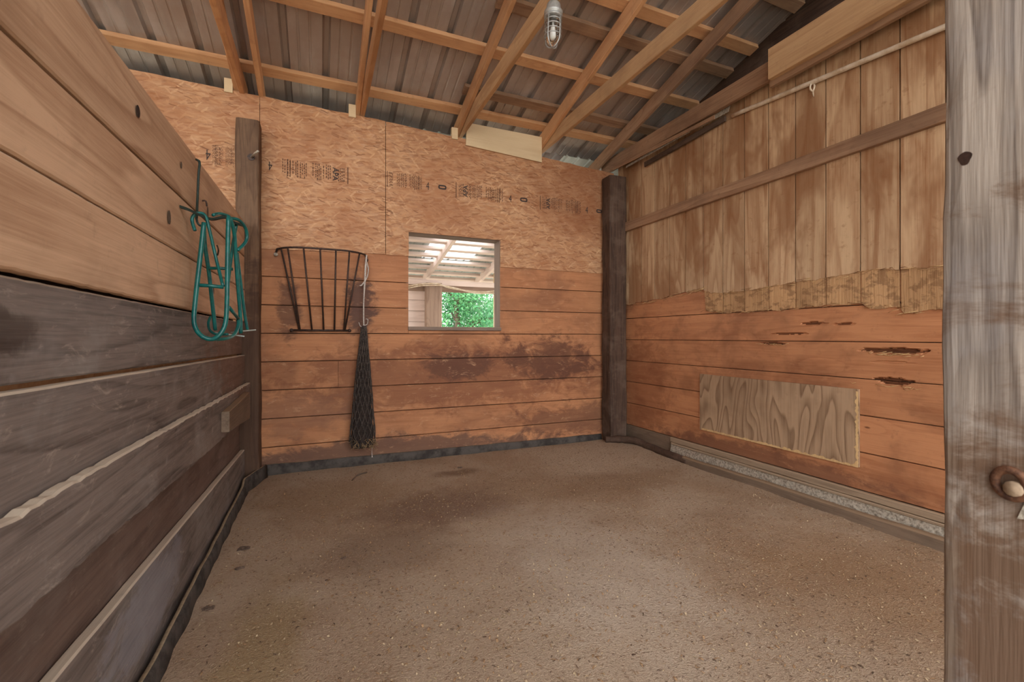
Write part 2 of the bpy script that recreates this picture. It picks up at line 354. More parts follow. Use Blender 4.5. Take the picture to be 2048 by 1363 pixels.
# ------------------------------------------------------------------ mesh helpers
def mk(name, verts, faces, mat, parent=None, M=None, smooth=False, mats=None, fmat=None):
    me = bpy.data.meshes.new(name)
    me.from_pydata([tuple(v) for v in verts], [], faces)
    for mm in (mats or [mat]):
        me.materials.append(MAT[mm] if isinstance(mm, str) else mm)
    if fmat:
        for p_, i in zip(me.polygons, fmat):
            p_.material_index = i
    if smooth:
        for p_ in me.polygons:
            p_.use_smooth = True
    me.update()
    return link(name, me, parent, M)


def link(name, me, parent=None, M=None):
    o = bpy.data.objects.new(name, me)
    C.objects.link(o)
    if parent is not None:
        o.parent = parent
        o.matrix_parent_inverse = wm(parent).inverted()
    if M is not None:
        o.matrix_basis = M
    return o


def wm(o):
    m_ = o.matrix_basis.copy()
    if o.parent is not None:
        m_ = wm(o.parent) @ o.matrix_parent_inverse @ m_
    return m_


def frame(org, ax, az):             # local x = length, z = width, y = thickness (front face is y = 0)
    ax = Vector(ax).normalized()
    az = Vector(az)
    az = (az - ax * az.dot(ax)).normalized()
    ay = az.cross(ax)
    M = Matrix((ax, ay, az)).transposed().to_4x4()
    M.translation = Vector(org)
    return M


def thing(name, label, cat, loc, group=None):
    o = bpy.data.objects.new(name, None)
    C.objects.link(o)
    o.empty_display_size = 0.1
    o.matrix_basis = Matrix.Translation(Vector(loc))
    tag(o, label, cat, group)
    return o


def tag(o, label, cat, group=None):
    o['label'] = label
    o['category'] = cat
    if group:
        o['group'] = group
    return o


def struct(name, loc=(0, 0, 0), label=None, cat=None):
    o = bpy.data.objects.new(name, None)
    C.objects.link(o)
    o.matrix_basis = Matrix.Translation(Vector(loc))
    o['kind'] = 'structure'
    if label:
        o['label'] = label
        o['category'] = cat
    return o


def plank(name, L, Wd, T, M, mat, parent, ch=0.003, seg=None, jt=0.0, jb=0.0, warp=0.0, rag=0.0, y0=0.0, taper=None, dip=None):
    """a board: chamfered cross-section swept along x, with uneven top and bottom edges"""
    n = seg or max(2, int(L / 0.12))
    r = random.Random(hash((round(M.translation.x, 3), round(M.translation.y, 3), round(M.translation.z, 3), round(L, 3))))
    sd = r.random() * 100
    vs, fs = [], []
    for i in range(n + 1):
        x = L * i / n
        w0, w1 = 0.0, Wd
        if taper:
            w0 += taper[0] * i / n
            w1 += taper[1] * i / n
        a = jt * (mnoise.noise(Vector((x * 2.5, sd, 0))) + 0.5 * mnoise.noise(Vector((x * 11, sd, 3)))) + rag * max(0, mnoise.noise(Vector((x * 23, sd, 5))))
        b = jb * (mnoise.noise(Vector((x * 2.5, sd, 7))) + 0.5 * mnoise.noise(Vector((x * 11, sd, 9)))) + rag * max(0, mnoise.noise(Vector((x * 23, sd, 11))))
        w1 -= abs(a) if jt else 0
        w0 += abs(b) if jb else 0
        y = y0 + warp * mnoise.noise(Vector((x * 0.9, sd, 13)))
        c = ch
        vs += [(x, y + c, w0), (x, y + T - c, w0), (x, y + T, w0 + c), (x, y + T, w1 - c), (x, y + T - c, w1), (x, y + c, w1), (x, y, w1 - c), (x, y, w0 + c)]
    for i in range(n):
        for k in range(8):
            a, b = i * 8 + k, i * 8 + (k + 1) % 8
            fs.append((a, a + 8, b + 8, b))
    fs.append(tuple(range(7, -1, -1))[::-1])
    fs.append(tuple(n * 8 + k for k in range(7, -1, -1)))
    return mk(name, vs, fs, mat, parent, M)


def slab(name, outline, T, M, mat, parent, mats=None):
    """outline in local (x, z), thickness 0..T along y"""
    n = len(outline)
    vs = [(a, 0, b) for a, b in outline] + [(a, T, b) for a, b in outline]
    fs = [tuple(range(n)), tuple(range(2 * n - 1, n - 1, -1))]
    for i in range(n):
        j = (i + 1) % n
        fs.append((i, i + n, j + n, j))
    # orientation check
    ar = sum(outline[i][0] * outline[(i + 1) % n][1] - outline[(i + 1) % n][0] * outline[i][1] for i in range(n))
    if ar < 0:
        fs = [f[::-1] for f in fs]
    return mk(name, vs, fs, mat, parent, M)


def box(name, lo, hi, mat, parent=None, ch=0.004):
    lo, hi = Vector(lo), Vector(hi)
    M = Matrix.Translation(lo)
    L, T, Wd = hi - lo
    return plank(name, L, Wd, T, M, mat, parent, ch=min(ch, L / 4, T / 4, Wd / 4), seg=1)


def tube_geo(pts, r, n=8, closed=False, cap=True, vs=None, fs=None):
    vs = [] if vs is None else vs
    fs = [] if fs is None else fs
    pts = [Vector(p) for p in pts]
    m_ = len(pts)
    base = len(vs)
    up = None
    for i, p in enumerate(pts):
        a = pts[(i - 1) % m_] if (closed or i > 0) else pts[i]
        b = pts[(i + 1) % m_] if (closed or i < m_ - 1) else pts[i]
        t = (b - a).normalized()
        if up is None:
            up = t.orthogonal().normalized()
        up = (up - t * up.dot(t))
        up = up.normalized() if up.length > 1e-6 else t.orthogonal().normalized()
        sd = t.cross(up)
        rr = r[i] if isinstance(r, (list, tuple)) else r
        for k in range(n):
            an = 2 * math.pi * k / n
            vs.append(p + (up * math.cos(an) + sd * math.sin(an)) * rr)
    for i in range(m_ if closed else m_ - 1):
        j = (i + 1) % m_
        for k in range(n):
            l = (k + 1) % n
            fs.append((base + i * n + k, base + i * n + l, base + j * n + l, base + j * n + k))
    if cap and not closed:
        fs.append(tuple(base + k for k in range(n - 1, -1, -1)))
        fs.append(tuple(base + (m_ - 1) * n + k for k in range(n)))
    return vs, fs


def smoothpts(pts, k=6):
    pts = [Vector(p) for p in pts]
    out = []
    for i in range(len(pts) - 1):
        p0, p1, p2, p3 = pts[max(i - 1, 0)], pts[i], pts[i + 1], pts[min(i + 2, len(pts) - 1)]
        for j in range(k):
            t = j / k
            out.append(0.5 * ((2 * p1) + (p2 - p0) * t + (2 * p0 - 5 * p1 + 4 * p2 - p3) * t * t + (3 * p1 - p0 - 3 * p2 + p3) * t ** 3))
    out.append(pts[-1])
    return out


def tube(name, pts, r, mat, parent=None, n=8, smooth_k=0, closed=False):
    if smooth_k:
        if isinstance(r, (list, tuple)):
            m0 = len(r) - 1
            tot = m0 * smooth_k
            r = [r[min(m0, int(i / smooth_k))] + (r[min(m0, int(i / smooth_k) + 1)] - r[min(m0, int(i / smooth_k))]) * (i / smooth_k - int(i / smooth_k)) for i in range(tot + 1)]
        pts = smoothpts(pts, smooth_k)
    vs, fs = tube_geo(pts, r, n, closed)
    return mk(name, vs, fs, mat, parent, None, True)


def lathe(name, prof, mat, parent, M, n=24):
    vs, fs = [], []
    for (r, z) in prof:
        for k in range(n):
            a = 2 * math.pi * k / n
            vs.append((r * math.cos(a), r * math.sin(a), z))
    for i in range(len(prof) - 1):
        for k in range(n):
            l = (k + 1) % n
            fs.append((i * n + k, i * n + l, (i + 1) * n + l, (i + 1) * n + k))
    fs.append(tuple(range(n - 1, -1, -1)))
    fs.append(tuple((len(prof) - 1) * n + k for k in range(n)))
    return mk(name, vs, fs, mat, parent, M, True)


# ================================================================== SETTING
D = 4.33           # back wall plane
XR = 3.18          # right wall plane
XL = -0.55         # face of the left partition
zc = lambda z: z + EYE


# ---- floor: packed shavings, slightly uneven, heaped toward the walls
def floor_h(x, y):
    h = 0.012 * mnoise.noise(Vector((x * 1.3, y * 1.3, 0))) + 0.006 * mnoise.noise(Vector((x * 5, y * 5, 2)))
    h += 0.035 * math.exp(-max(0, XR - x) / 0.25) * (0.3 + 0.7 * max(0, mnoise.noise(Vector((y * 1.1, 3, 3))) + 0.4)) * (1 if y > 1.8 else 0.4)
    return h


nx, ny = 110, 170
vs = [(XL - 0.1 + (XR + 0.15 - XL) * i / nx, -1.6 + 6.0 * j / ny, 0) for j in range(ny + 1) for i in range(nx + 1)]
vs = [(x, y, floor_h(x, y)) for x, y, z in vs]
fs = [(j * (nx + 1) + i, j * (nx + 1) + i + 1, (j + 1) * (nx + 1) + i + 1, (j + 1) * (nx + 1) + i) for j in range(ny) for i in range(nx)]
fl = mk('floor', vs, fs, 'floor', None, None, True)
fl['kind'] = 'structure'
g = mk('ground', [(-45, -45, -0.06), (45, -45, -0.06), (45, 60, -0.06), (-45, 60, -0.06)], [(0, 1, 2, 3)], 'ground')
g['kind'] = 'structure'

# ---- back wall
wb = struct('wall_back', (1.35, D, 0))
WX0, WX1, WZ0, WZ1 = 0.775, 1.713, zc(0.085), zc(0.996)
seams = [zc(z) for z in (0.790, 0.515, 0.273, 0.031, -0.211, -0.453, -0.695, -0.937, -1.175)]
for k in range(len(seams) - 1):
    z1, z0 = seams[k], seams[k + 1]
    spans = [(-6.9, -0.6), (-0.6, 3.15)]
    if z1 > WZ0 + 0.02:
        spans = [(-6.9, -0.6), (-0.6, WX0), (WX1, 3.15)]
    if k == 4:
        spans = [(-6.9, -0.6), (-0.6, 0.152), (0.152, 3.15)]
    for a, b in spans:
        plank('board', b - a - 0.002, z1 - z0 - 0.005, 0.022, frame((a, D - 0.002 - 0.003 * random.random(), z0), (1, 0, 0), (0, 0, 1)), 'board_back', wb, jb=0.002, jt=0.002)


def osb_top(x):
    pts = [(-8, zc(2.05)), (-1.3, zc(2.045)), (-0.466, zc(2.027)), (0.56, zc(2.006)), (1.71, zc(1.955)), (3.0, zc(1.885)), (4, zc(1.86))]
    for (a, za), (b, zb) in zip(pts, pts[1:]):
        if a <= x <= b:
            return za + (zb - za) * (x - a) / (b - a)


def osb(x0, x1, zb0, zb1, notch=None, y=D - 0.014):
    n = max(4, int((x1 - x0) / 0.08))
    out = [(x0, zb0)]
    if notch:
        out += [(notch[0], zb0), (notch[0], notch[2]), (notch[1], notch[2]), (notch[1], zb1)]
    out += [(x1, zb1)]
    out += [(x1 - (x1 - x0) * i / n, osb_top(x1 - (x1 - x0) * i / n) + random.uniform(-0.004, 0.004)) for i in range(n + 1)]
    return slab('strand_board_sheet', out, 0.012, Matrix.Translation((0, y, 0)), 'osb', wb)


sheetA = osb(-6.9, -0.468, zc(0.72), zc(0.72), y=D - 0.016)
sheetB = osb(-0.464, 0.560, zc(0.742), zc(0.768))
sheetC = osb(0.565, 3.12, zc(0.765), zc(0.720), notch=(WX0, WX1, WZ1))
plank('board', WX1 - WX0 - 0.002, WZ0 - 0.024 - seams[3], 0.022, frame((WX0, D - 0.003, seams[3]), (1, 0, 0), (0, 0, 1)), 'board_back', wb)
# sheathing behind the boards, with the window cut out
for lo, hi in [((-6.9, D + 0.022, 0), (WX0, D + 0.05, zc(1.98))), ((WX1, D + 0.022, 0), (3.3, D + 0.05, zc(1.84))),
               ((WX0, D + 0.022, 0), (WX1, D + 0.05, WZ0)), ((WX0, D + 0.022, WZ1), (WX1, D + 0.05, zc(1.92)))]:
    box('sheathing', lo, hi, 'backing', wb)
# outer siding of the back wall seen from the lean-to
for lo, hi in [((-6.9, D + 0.135, 0), (WX0 - 0.02, D + 0.155, zc(1.8))), ((WX1 + 0.02, D + 0.135, 0), (3.3, D + 0.155, zc(1.8))),
               ((WX0 - 0.02, D + 0.135, 0), (WX1 + 0.02, D + 0.155, WZ0 - 0.03)), ((WX0 - 0.02, D + 0.135, WZ1 + 0.02), (WX1 + 0.02, D + 0.155, zc(1.8)))]:
    box('outer_siding', lo, hi, 'leanwood', wb)

# ---- window opening (unglazed, framed with weathered 2x6)
w1 = struct('window_1', ((WX0 + WX1) / 2, D, WZ0))
w1['label'] = 'square unglazed opening framed in weathered grey wood'
plank('jamb', WZ1 - WZ0, 0.16, 0.02, frame((WX0, D + 0.002, WZ0), (0, 0, 1), (0, 1, 0)), 'jamb', w1, y0=-0.02)
plank('jamb', WZ1 - WZ0, 0.16, 0.02, frame((WX1 - 0.004, D + 0.002, WZ0), (0, 0, 1), (0, 1, 0)), 'jamb', w1, y0=0)
plank('window_head', WX1 - WX0, 0.16, 0.02, frame((WX0, D + 0.002, WZ1 - 0.004), (1, 0, 0), (0, 1, 0)), 'jamb', w1, y0=-0.02)
plank('window_sill', WX1 - WX0 + 0.01, 0.20, 0.035, frame((WX0 - 0.005, D - 0.03, WZ0 + 0.012), (1, 0, 0), (0, 1, 0)), 'jamb', w1, jb=0.012, rag=0.006)

# ---- right wall: red boards below, grooved siding above
wr = struct('wall_right', (XR, 2.2, 0))
rs = [zc(z) for z in (0.44, 0.205, -0.030, -0.265, -0.498, -0.735, -0.978, -1.18)]
YN, YF = 0.3, 4.30


def gouged(name, z0, z1, holes):
    """a board with chewed hollows pressed into its face"""
    L = YF - YN
    nxx, nzz = 500, 36
    Wd = z1 - z0 - 0.005
    vs, fs = [], []
    for j in range(nzz + 1):
        for i in range(nxx + 1):
            y = YF - L * i / nxx
            z = z0 + Wd * j / nzz
            dp = 0.0
            for (cy, cz, ry, rz, dep) in holes:
                q = math.hypot((y - cy) / ry, (z - cz) / rz) + 0.45 * mnoise.noise(Vector((y * 26, z * 60, 1)))
                if q < 1:
                    dp = max(dp, dep * min(1.0, (1 - q) * 5.0) * (0.7 + 0.5 * mnoise.noise(Vector((y * 14, z * 170, 4)))))
            if j in (0, nzz) and dp == 0:
                dp = 0.003
            vs.append((L * i / nxx, dp, Wd * j / nzz))
    fm = []
    for j in range(nzz):
        for i in range(nxx):
            a = j * (nxx + 1) + i
            fs.append((a, a + 1, a + nxx + 2, a + nxx + 1))
            fm.append(1 if vs[a][1] > 0.007 and vs[a + nxx + 2][1] > 0.007 else 0)  # deep faces take the painted-shade colour
    b = len(vs)
    vs += [(0, 0.024, 0), (L, 0.024, 0), (L, 0.024, Wd), (0, 0.024, Wd)]
    fs += [(b + 3, b + 2, b + 1, b)]
    tl = nzz * (nxx + 1)
    fs += [tuple(list(range(nxx, -1, -1)) + [b, b + 1]), tuple(list(range(tl, tl + nxx + 1)) + [b + 2, b + 3])]
    return mk(name, vs, fs, None, wr, frame((XR, YF, z0), (0, -1, 0), (0, 0, 1)), False, ['board_red', 'chewed_shade'], fm + [0] * 3)


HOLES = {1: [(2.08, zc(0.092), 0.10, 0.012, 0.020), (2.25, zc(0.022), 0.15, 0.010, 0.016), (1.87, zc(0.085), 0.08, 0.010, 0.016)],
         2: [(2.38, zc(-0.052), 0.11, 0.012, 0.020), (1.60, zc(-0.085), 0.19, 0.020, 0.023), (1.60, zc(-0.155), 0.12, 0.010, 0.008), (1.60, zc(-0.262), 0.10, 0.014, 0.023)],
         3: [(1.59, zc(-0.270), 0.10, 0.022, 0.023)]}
for k in range(len(rs) - 1):
    z1, z0 = rs[k], rs[k + 1]
    if k in HOLES:
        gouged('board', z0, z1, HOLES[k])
    else:
        plank('board', YF - YN, z1 - z0 - 0.005, 0.024, frame((XR, YF, z0), (0, -1, 0), (0, 0, 1)), 'base' if k == 6 else 'board_red', wr, jb=0.002, jt=0.002)
# splinters hanging from the chewed hollows
for i in range(46):
    cy, cz = random.choice([(1.60, zc(-0.098)), (1.59, zc(-0.300)), (1.60, zc(-0.105)), (2.38, zc(-0.055))])
    y = cy + random.gauss(0, 0.06)
    a = Vector((XR - 0.001, y, cz + random.uniform(-0.008, 0.008)))
    dy = random.choice((-1, 1)) * random.uniform(0.02, 0.07)
    tube('splinter', [a, a + Vector((-0.006, dy * 0.5, -random.uniform(0, 0.008))), a + Vector((-0.002, dy, random.uniform(-0.012, 0.010)))],
         [0.0016, 0.0014, 0.0004], 'plyraw', wr, 5)
box('sheathing', (XR + 0.026, YN, 0), (XR + 0.06, YF + 0.05, zc(1.95)), 'backing', wr)


def interp(pts, x):
    pts = sorted(pts)
    if x <= pts[0][0]:
        return pts[0][1]
    for (a, za), (b, zb) in zip(pts, pts[1:]):
        if x <= b:
            return za + (zb - za) * (x - a) / (b - a)
    return pts[-1][1]


# lower torn edge, and the edge above which the face veneer is whole: (Y, z)
TORN = [(4.3, 0.34), (4.145, 0.345), (3.60, 0.372), (3.04, 0.425), (3.035, 0.425), (3.02, 0.23), (2.80, 0.205), (2.32, 0.20), (2.01, 0.215), (1.76, 0.208),
        (1.72, 0.178), (1.56, 0.170), (1.535, 0.142), (1.38, 0.150), (0.3, 0.16)]
FRAY = [(4.3, 0.34), (4.145, 0.36), (3.60, 0.385), (3.08, 0.44), (2.95, 0.38), (2.57, 0.372), (2.31, 0.392), (1.95, 0.400), (1.76, 0.418), (1.55, 0.405), (1.38, 0.385), (0.3, 0.37)]
grooves = [YF]
y = 4.106
gpx = []
while y > YN:
    gpx.append(y)
    y -= 0.2127
grooves = [4.30] + gpx + [YN]
STOP = zc(1.955)
for a, b in zip(grooves, grooves[1:]):
    n = max(6, int((a - b) / 0.006))
    top = [(STOP, a - 0.004), (STOP, b + 0.004)]
    ys = [b + 0.004 + (a - b - 0.008) * i / n for i in range(n + 1)]
    edge = [(zc(interp(FRAY, yy)) + 0.007 * mnoise.noise(Vector((yy * 30, 1, 1))) + 0.012 * mnoise.noise(Vector((yy * 8, 1, 6))), yy) for yy in ys]
    # local x = world Z, local z = world Y, local y = world X
    M = Matrix(((0, 1, 0, XR - 0.014), (0, 0, 1, 0), (1, 0, 0, 0), (0, 0, 0, 1)))
    slab('siding_board', top + edge, 0.012, M, 'siding', wr)
    if b < 3.05:
        lo = [(zc(interp(TORN, yy)) + 0.008 * mnoise.noise(Vector((yy * 40, 5, 1))) + 0.010 * mnoise.noise(Vector((yy * 11, 5, 3))), yy) for yy in ys]
        hi = [(e[0] + 0.03, e[1]) for e in edge]
        M2 = Matrix(((0, 1, 0, XR - 0.009), (0, 0, 1, 0), (1, 0, 0, 0), (0, 0, 0, 1)))
        slab('torn_siding', list(reversed(hi)) + lo, 0.008, M2, 'frayed', wr)
# loose veneer strips along the tears
for i in range(150):
    y = random.uniform(0.9, 4.1)
    if random.random() < 0.62:
        z = zc(interp(TORN, y)) + random.uniform(-0.012, 0.02)
    else:
        z = zc(interp(FRAY, y)) + random.uniform(-0.02, 0.015)
    if y > 3.05:
        z = zc(interp(TORN, y)) + random.uniform(-0.012, 0.02)
    dy = random.choice((-1, 1)) * random.uniform(0.03, 0.10)
    a = Vector((XR - 0.014, y, z))
    tube('splinter', [a, a + Vector((-0.006, dy * 0.5, random.uniform(-0.012, 0.006))), a + Vector((-0.002, dy, random.uniform(-0.018, 0.008)))],
         [0.0020, 0.0018, 0.0005], random.choice(['plyraw', 'frayed', 'frayed']), wr, 5)

# horizontal batten across the siding
b1 = plank('trim_1', 4.15 - YN, 0.10, 0.036, frame((XR - 0.05, 4.15, zc(1.175)), (0, -1, 0), (0, 0, 1)), 'rafter_old', None, jb=0.006, jt=0.006, warp=0.006)
b1['kind'] = 'structure'
b1['label'] = 'long horizontal wooden batten nailed across the grooved siding'

# ---- left partition
wl = struct('wall_left', (XL, 2.3, 0))
lb = [  # z bottom near/far, z top near/far (camera-relative), face offset, thickness, material, ragged edge, edge wave
    (0.570, 0.640, 0.797, 0.912, 0.000, 0.038, 'pine_light', 0.0, 0.004), (0.348, 0.374, 0.562, 0.632, 0.0, 0.038, 'pine_light', 0.0, 0.003),
    (0.130, 0.121, 0.342, 0.368, 0.004, 0.038, 'pine_light', 0.004, 0.003), (-0.084, -0.134, 0.122, 0.113, -0.014, 0.036, 'board_grey', 0.003, 0.004),
    (-0.370, -0.420, -0.095, -0.143, 0.004, 0.038, 'board_grey', 0.0, 0.004), (-0.500, -0.622, -0.313, -0.361, 0.040, 0.032, 'board_grey', 0.014, 0.012),
    (-0.82, -0.98, -0.40, -0.44, -0.032, 0.018, 'board_brown', 0.0, 0.002), (-1.15, -1.15, -0.722, -0.890, 0.002, 0.033, 'board_grey', 0.0, 0.006)]
for i, (za, zb, ta, tb, xo, T_, mt, rag, j) in enumerate(lb):
    y0 = 0.25
    y1 = 4.10
    plank('board', y1 - y0, ta - za, T_, frame((XL + xo, y0, zc(za)), (0, 1, 0), (0, 0, 1)), mt, wl, ch=0.005, jt=j * 0.6, jb=j, rag=rag, seg=140, taper=(zb - za, tb - ta))
box('backing_strip', (XL - 0.075, 0.25, zc(-0.25)), (XL - 0.052, 4.1, zc(0.02)), 'orange_strip', wl)
box('backing_board', (XL - 0.10, 0.25, 0.0), (XL - 0.077, 4.1, zc(0.86)), 'backing', wl)
plank('end_cleat', 0.80, 0.115, 0.04, frame((XL + 0.082, 2.95, zc(-0.535)), (0, 1, 0), (0, 0, 1)), 'base', wl, jb=0.02, jt=0.01, rag=0.01, taper=(-0.06, 0.02))
# knots standing in the pale boards, from the photo
for (y, z, ry, rz) in [(1.83, 0.735, 0.018, 0.020), (2.33, 0.735, 0.010, 0.016), (2.16, 0.47, 0.020, 0.028), (2.83, 0.66, 0.014, 0.03), (2.96, 0.255, 0.02, 0.02)]:
    n = 14
    vs = [(XL + 0.0042, y + ry * math.cos(2 * math.pi * k / n), zc(z) + rz * math.sin(2 * math.pi * k / n)) for k in range(n)] + [(XL + 0.0052, y, zc(z))]
    mk('knot', vs, [(k, (k + 1) % n, n) for k in range(n)], 'iron_rust' if False else MAT['knothole'] if y < 2 else MAT['bark'], wl)

# ---- turned-up rubber mat along back and left walls, timber base on the right
def mat_strip(name, pts, hs, outw, mat='rubber'):
    """pts along the wall foot, hs heights, outw thickness direction; the lip leans and curls"""
    n = len(pts)
    vs, fs, fm = [], [], []
    for i, (p, h) in enumerate(zip(pts, hs)):
        p = Vector(p)
        o = Vector(outw[i])
        w = mnoise.noise(Vector((i * 0.37, 2, 8)))
        prof = [(0.035 + 0.012 * w, -0.03), (0.028 + 0.012 * w, h * 0.45), (0.026 + 0.006 * w, h * 0.88), (0.016, h), (0.002, h), (0.001, h * 0.8), (0.004, -0.03)]
        for (a, z) in prof:
            vs.append(p + o * a + Vector((0, 0, z)))
    m_ = 7
    for i in range(n - 1):
        for k in range(m_):
            l = (k + 1) % m_
            fs.append((i * m_ + k, i * m_ + l, (i + 1) * m_ + l, (i + 1) * m_ + k))
            fm.append(1 if k == 3 else 0)
    fs.append(tuple(range(m_ - 1, -1, -1))); fm.append(0)
    fs.append(tuple((n - 1) * m_ + k for k in range(m_))); fm.append(0)
    o = mk(name, vs, fs, None, None, None, True, [mat, 'rubber_dust'], fm)
    o['kind'] = 'structure'
    return o


n = 60
bb = mat_strip('baseboard_back', [(-0.42 + 3.36 * i / n, D - 0.005, 0) for i in range(n + 1)], [0.088 - 0.02 * i / n + 0.006 * mnoise.noise(Vector((i * 0.3, 0, 0))) for i in range(n + 1)],
               [(0, -1, 0)] * (n + 1))
bb['label'] = 'dark grey rubber mat edge turned up along the back wall'
n = 70
bl_ = mat_strip('baseboard_left', [(XL + 0.02 + (0.10 if i > 64 else 0) * (i - 64) / 6, 0.3 + 3.95 * i / n, 0) for i in range(n + 1)],
                [0.075 + 0.02 * mnoise.noise(Vector((i * 0.22, 4, 0))) + (0.03 if i > 62 else 0) for i in range(n + 1)], [(1, 0, 0)] * (n + 1))
bl_['label'] = 'wavy grey rubber mat edge turned up along the left partition'
br = struct('baseboard_right', (XR, 2.2, 0))
br['label'] = 'worn base of timber, galvanized strip and dusty ledge on the right wall'
plank('ledge', 3.44 - YN, 0.045, 0.030, frame((XR - 0.030, 3.44, zc(-1.025)), (0, -1, 0), (0, 0, 1)), 'mould', br, jt=0.006, jb=0.004)
plank('ledge', 3.42 - YN, 0.018, 0.040, frame((XR - 0.040, 3.42, zc(-1.045)), (0, -1, 0), (0, 0, 1)), 'mould', br, jt=0.004)
# galvanized strip, dented
n, m_ = 300, 8
vs, fs = [], []
for i in range(n + 1):
    y = 3.43 - (3.43 - YN) * i / n
    for j in range(m_ + 1):
        z = 0.02 + 0.105 * j / m_
        vs.append((XR - 0.03 - 0.018 * (1 - j / m_) - 0.004 * mnoise.noise(Vector((y * 9, z * 30, 2))) - 0.003 * mnoise.noise(Vector((y * 35, z * 60, 3))), y, z))
fs = [(i * (m_ + 1) + j, i * (m_ + 1) + j + 1, (i + 1) * (m_ + 1) + j + 1, (i + 1) * (m_ + 1) + j) for i in range(n) for j in range(m_)]
mk('metal_strip', vs, fs, 'steel', br, None, False)
plank('base_timber', 3.2 - YN, 0.075, 0.05, frame((XR - 0.095, 3.2, -0.005), (0, -1, 0), (0, 0, 1)), 'base', br, ch=0.010, jt=0.012, jb=0.0, warp=0.03, taper=(0.0, 0.02))
# gnarled log at the far end, running into the corner
lp = smoothpts([(2.90, 4.17, 0.035), (3.03, 4.08, 0.045), (3.11, 3.92, 0.055), (3.12, 3.72, 0.035), (3.10, 3.45, 0.03), (3.10, 3.15, 0.03)], 8)
vs, fs = tube_geo(lp, [0.038 + 0.008 * mnoise.noise(Vector((i * 0.5, 0, 0))) for i in range(len(lp))], 12)
vs = [v + Vector((0.007 * mnoise.noise(v * 17), 0.007 * mnoise.noise(v * 15 + Vector((5, 0, 0))), 0.006 * mnoise.noise(v * 19))) for v in vs]
mk('base_log', vs, fs, 'post_dark', br, None, True)

# ================================================================== ROOF
SL = 0.262                        # roof slope
TCB = zc(2.035)                   # underside of top chords above the back wall
YR = -2.6
roofz = lambda y, dz: TCB + SL * (D - y) + dz
cg = struct('ceiling', (0.5, 2, zc(2.3)))
# ribbed sheets
prof = []
pit = 0.3048
for k in range(3):
    x0 = k * pit
    prof += [(x0, 0.0), (x0 + 0.006, 0.0), (x0 + 0.020, 0.034), (x0 + 0.054, 0.034), (x0 + 0.068, 0.0), (x0 + 0.128, 0.0), (x0 + 0.133, 0.005), (x0 + 0.143, 0.005), (x0 + 0.148, 0.0),
             (x0 + 0.212, 0.0), (x0 + 0.217, 0.005), (x0 + 0.227, 0.005), (x0 + 0.232, 0.0)]
prof += [(3 * pit, 0.0), (3 * pit + 0.006, 0.0), (3 * pit + 0.02, 0.034)]
ye, yr = 4.98, YR
segs = 12
vs, fs = [], []
sl = math.sqrt(1 + SL * SL)
for s_ in range(segs + 1):
    t = s_ / segs
    yy = (ye - yr) * t * sl
    for (a, h) in prof:
        vs.append((a, -yy, h + 0.0015 * mnoise.noise(Vector((a * 3, yy * 2, 1)))))
np_ = len(prof)
for s_ in range(segs):
    for k in range(np_ - 1):
        fs.append((s_ * np_ + k, s_ * np_ + k + 1, (s_ + 1) * np_ + k + 1, (s_ + 1) * np_ + k))
rm = bpy.data.meshes.new('roof_sheet')
rm.from_pydata(vs, [], fs)
rm.materials.append(MAT['roof'])
rm.update()
RX = Matrix.Rotation(-math.atan(SL), 4, 'X')
x = -7.0
k = 0
while x < 3.4:
    link('roof_sheet', rm, cg, Matrix.Translation((x, ye, roofz(ye, 0.190 + 0.0016 * (k % 2)))) @ RX)
    x += 3 * pit
    k += 1
wo = struct('wall_light_block_right', (3.62, 1, 0))  # added wall, encloses and darkens the space right of the stall
for i in range(20):
    ys_ = min(4.9, D - (0.275 * i - TCB - 0.19) / SL)
    if ys_ < -2.3:
        break
    plank('board', ys_ + 2.5, 0.27, 0.025, frame((3.62, ys_, 0.275 * i), (0, -1, 0), (0, 0, 1)), 'post_dark', wo)
we = struct('wall_light_block_left', (-6.9, 1, 0))  # added unseen wall, shuts out daylight from the left
for i in range(20):
    ys_ = min(4.9, D - (0.275 * i - TCB - 0.19) / SL)
    if ys_ < -2.3:
        break
    plank('board', ys_ + 2.5, 0.27, 0.025, frame((-6.9, -2.5, 0.275 * i), (0, 1, 0), (0, 0, 1)), 'rafter_old', we)
# purlins laid flat across the chords
PY = lambda y: roofz(y, 0.149)
for (y, x0, x1, mt) in [(4.30, -6.9, 3.6, 'rafter'), (3.60, -6.9, 3.6, 'rafter'), (2.92, -6.9, 3.6, 'rafter'), (2.22, -6.9, 3.6, 'rafter'), (1.52, -6.9, 3.6, 'rafter'), (0.8, -6.9, 3.6, 'rafter'),
                        (0.1, -6.9, 3.6, 'rafter'), (-0.7, -6.9, 3.6, 'rafter'), (-1.5, -6.9, 3.6, 'rafter'), (-2.3, -6.9, 3.6, 'rafter'), (4.04, 1.22, 3.6, 'rafter_old'), (3.18, 1.22, 3.6, 'rafter_old'), (2.50, 1.22, 3.6, 'rafter_old')]:
    plank('purlin', x1 - x0, 0.100, 0.040, frame((x0, y + 0.005, PY(y)), (1, 0, 0), (0, -1, SL)), mt, cg, jb=0.003, jt=0.003)


def chord(name, parent, X, a, b, Wd, T, mat, **kw):
    """a board in the plane X..X+T from a=(y,z) to b=(y,z) along its underside"""
    a, b = Vector((X, a[0], a[1])), Vector((X, b[0], b[1]))
    L = (b - a).length
    # local x along the chord, z up; y = z cross x
    M = frame(a, b - a, (0, 0, 1))
    return plank(name, L, Wd, T, M, mat, parent, ch=0.004, jb=0.003, jt=0.003, y0=0.0 if (M.col[1][0] > 0) else -T, **kw)


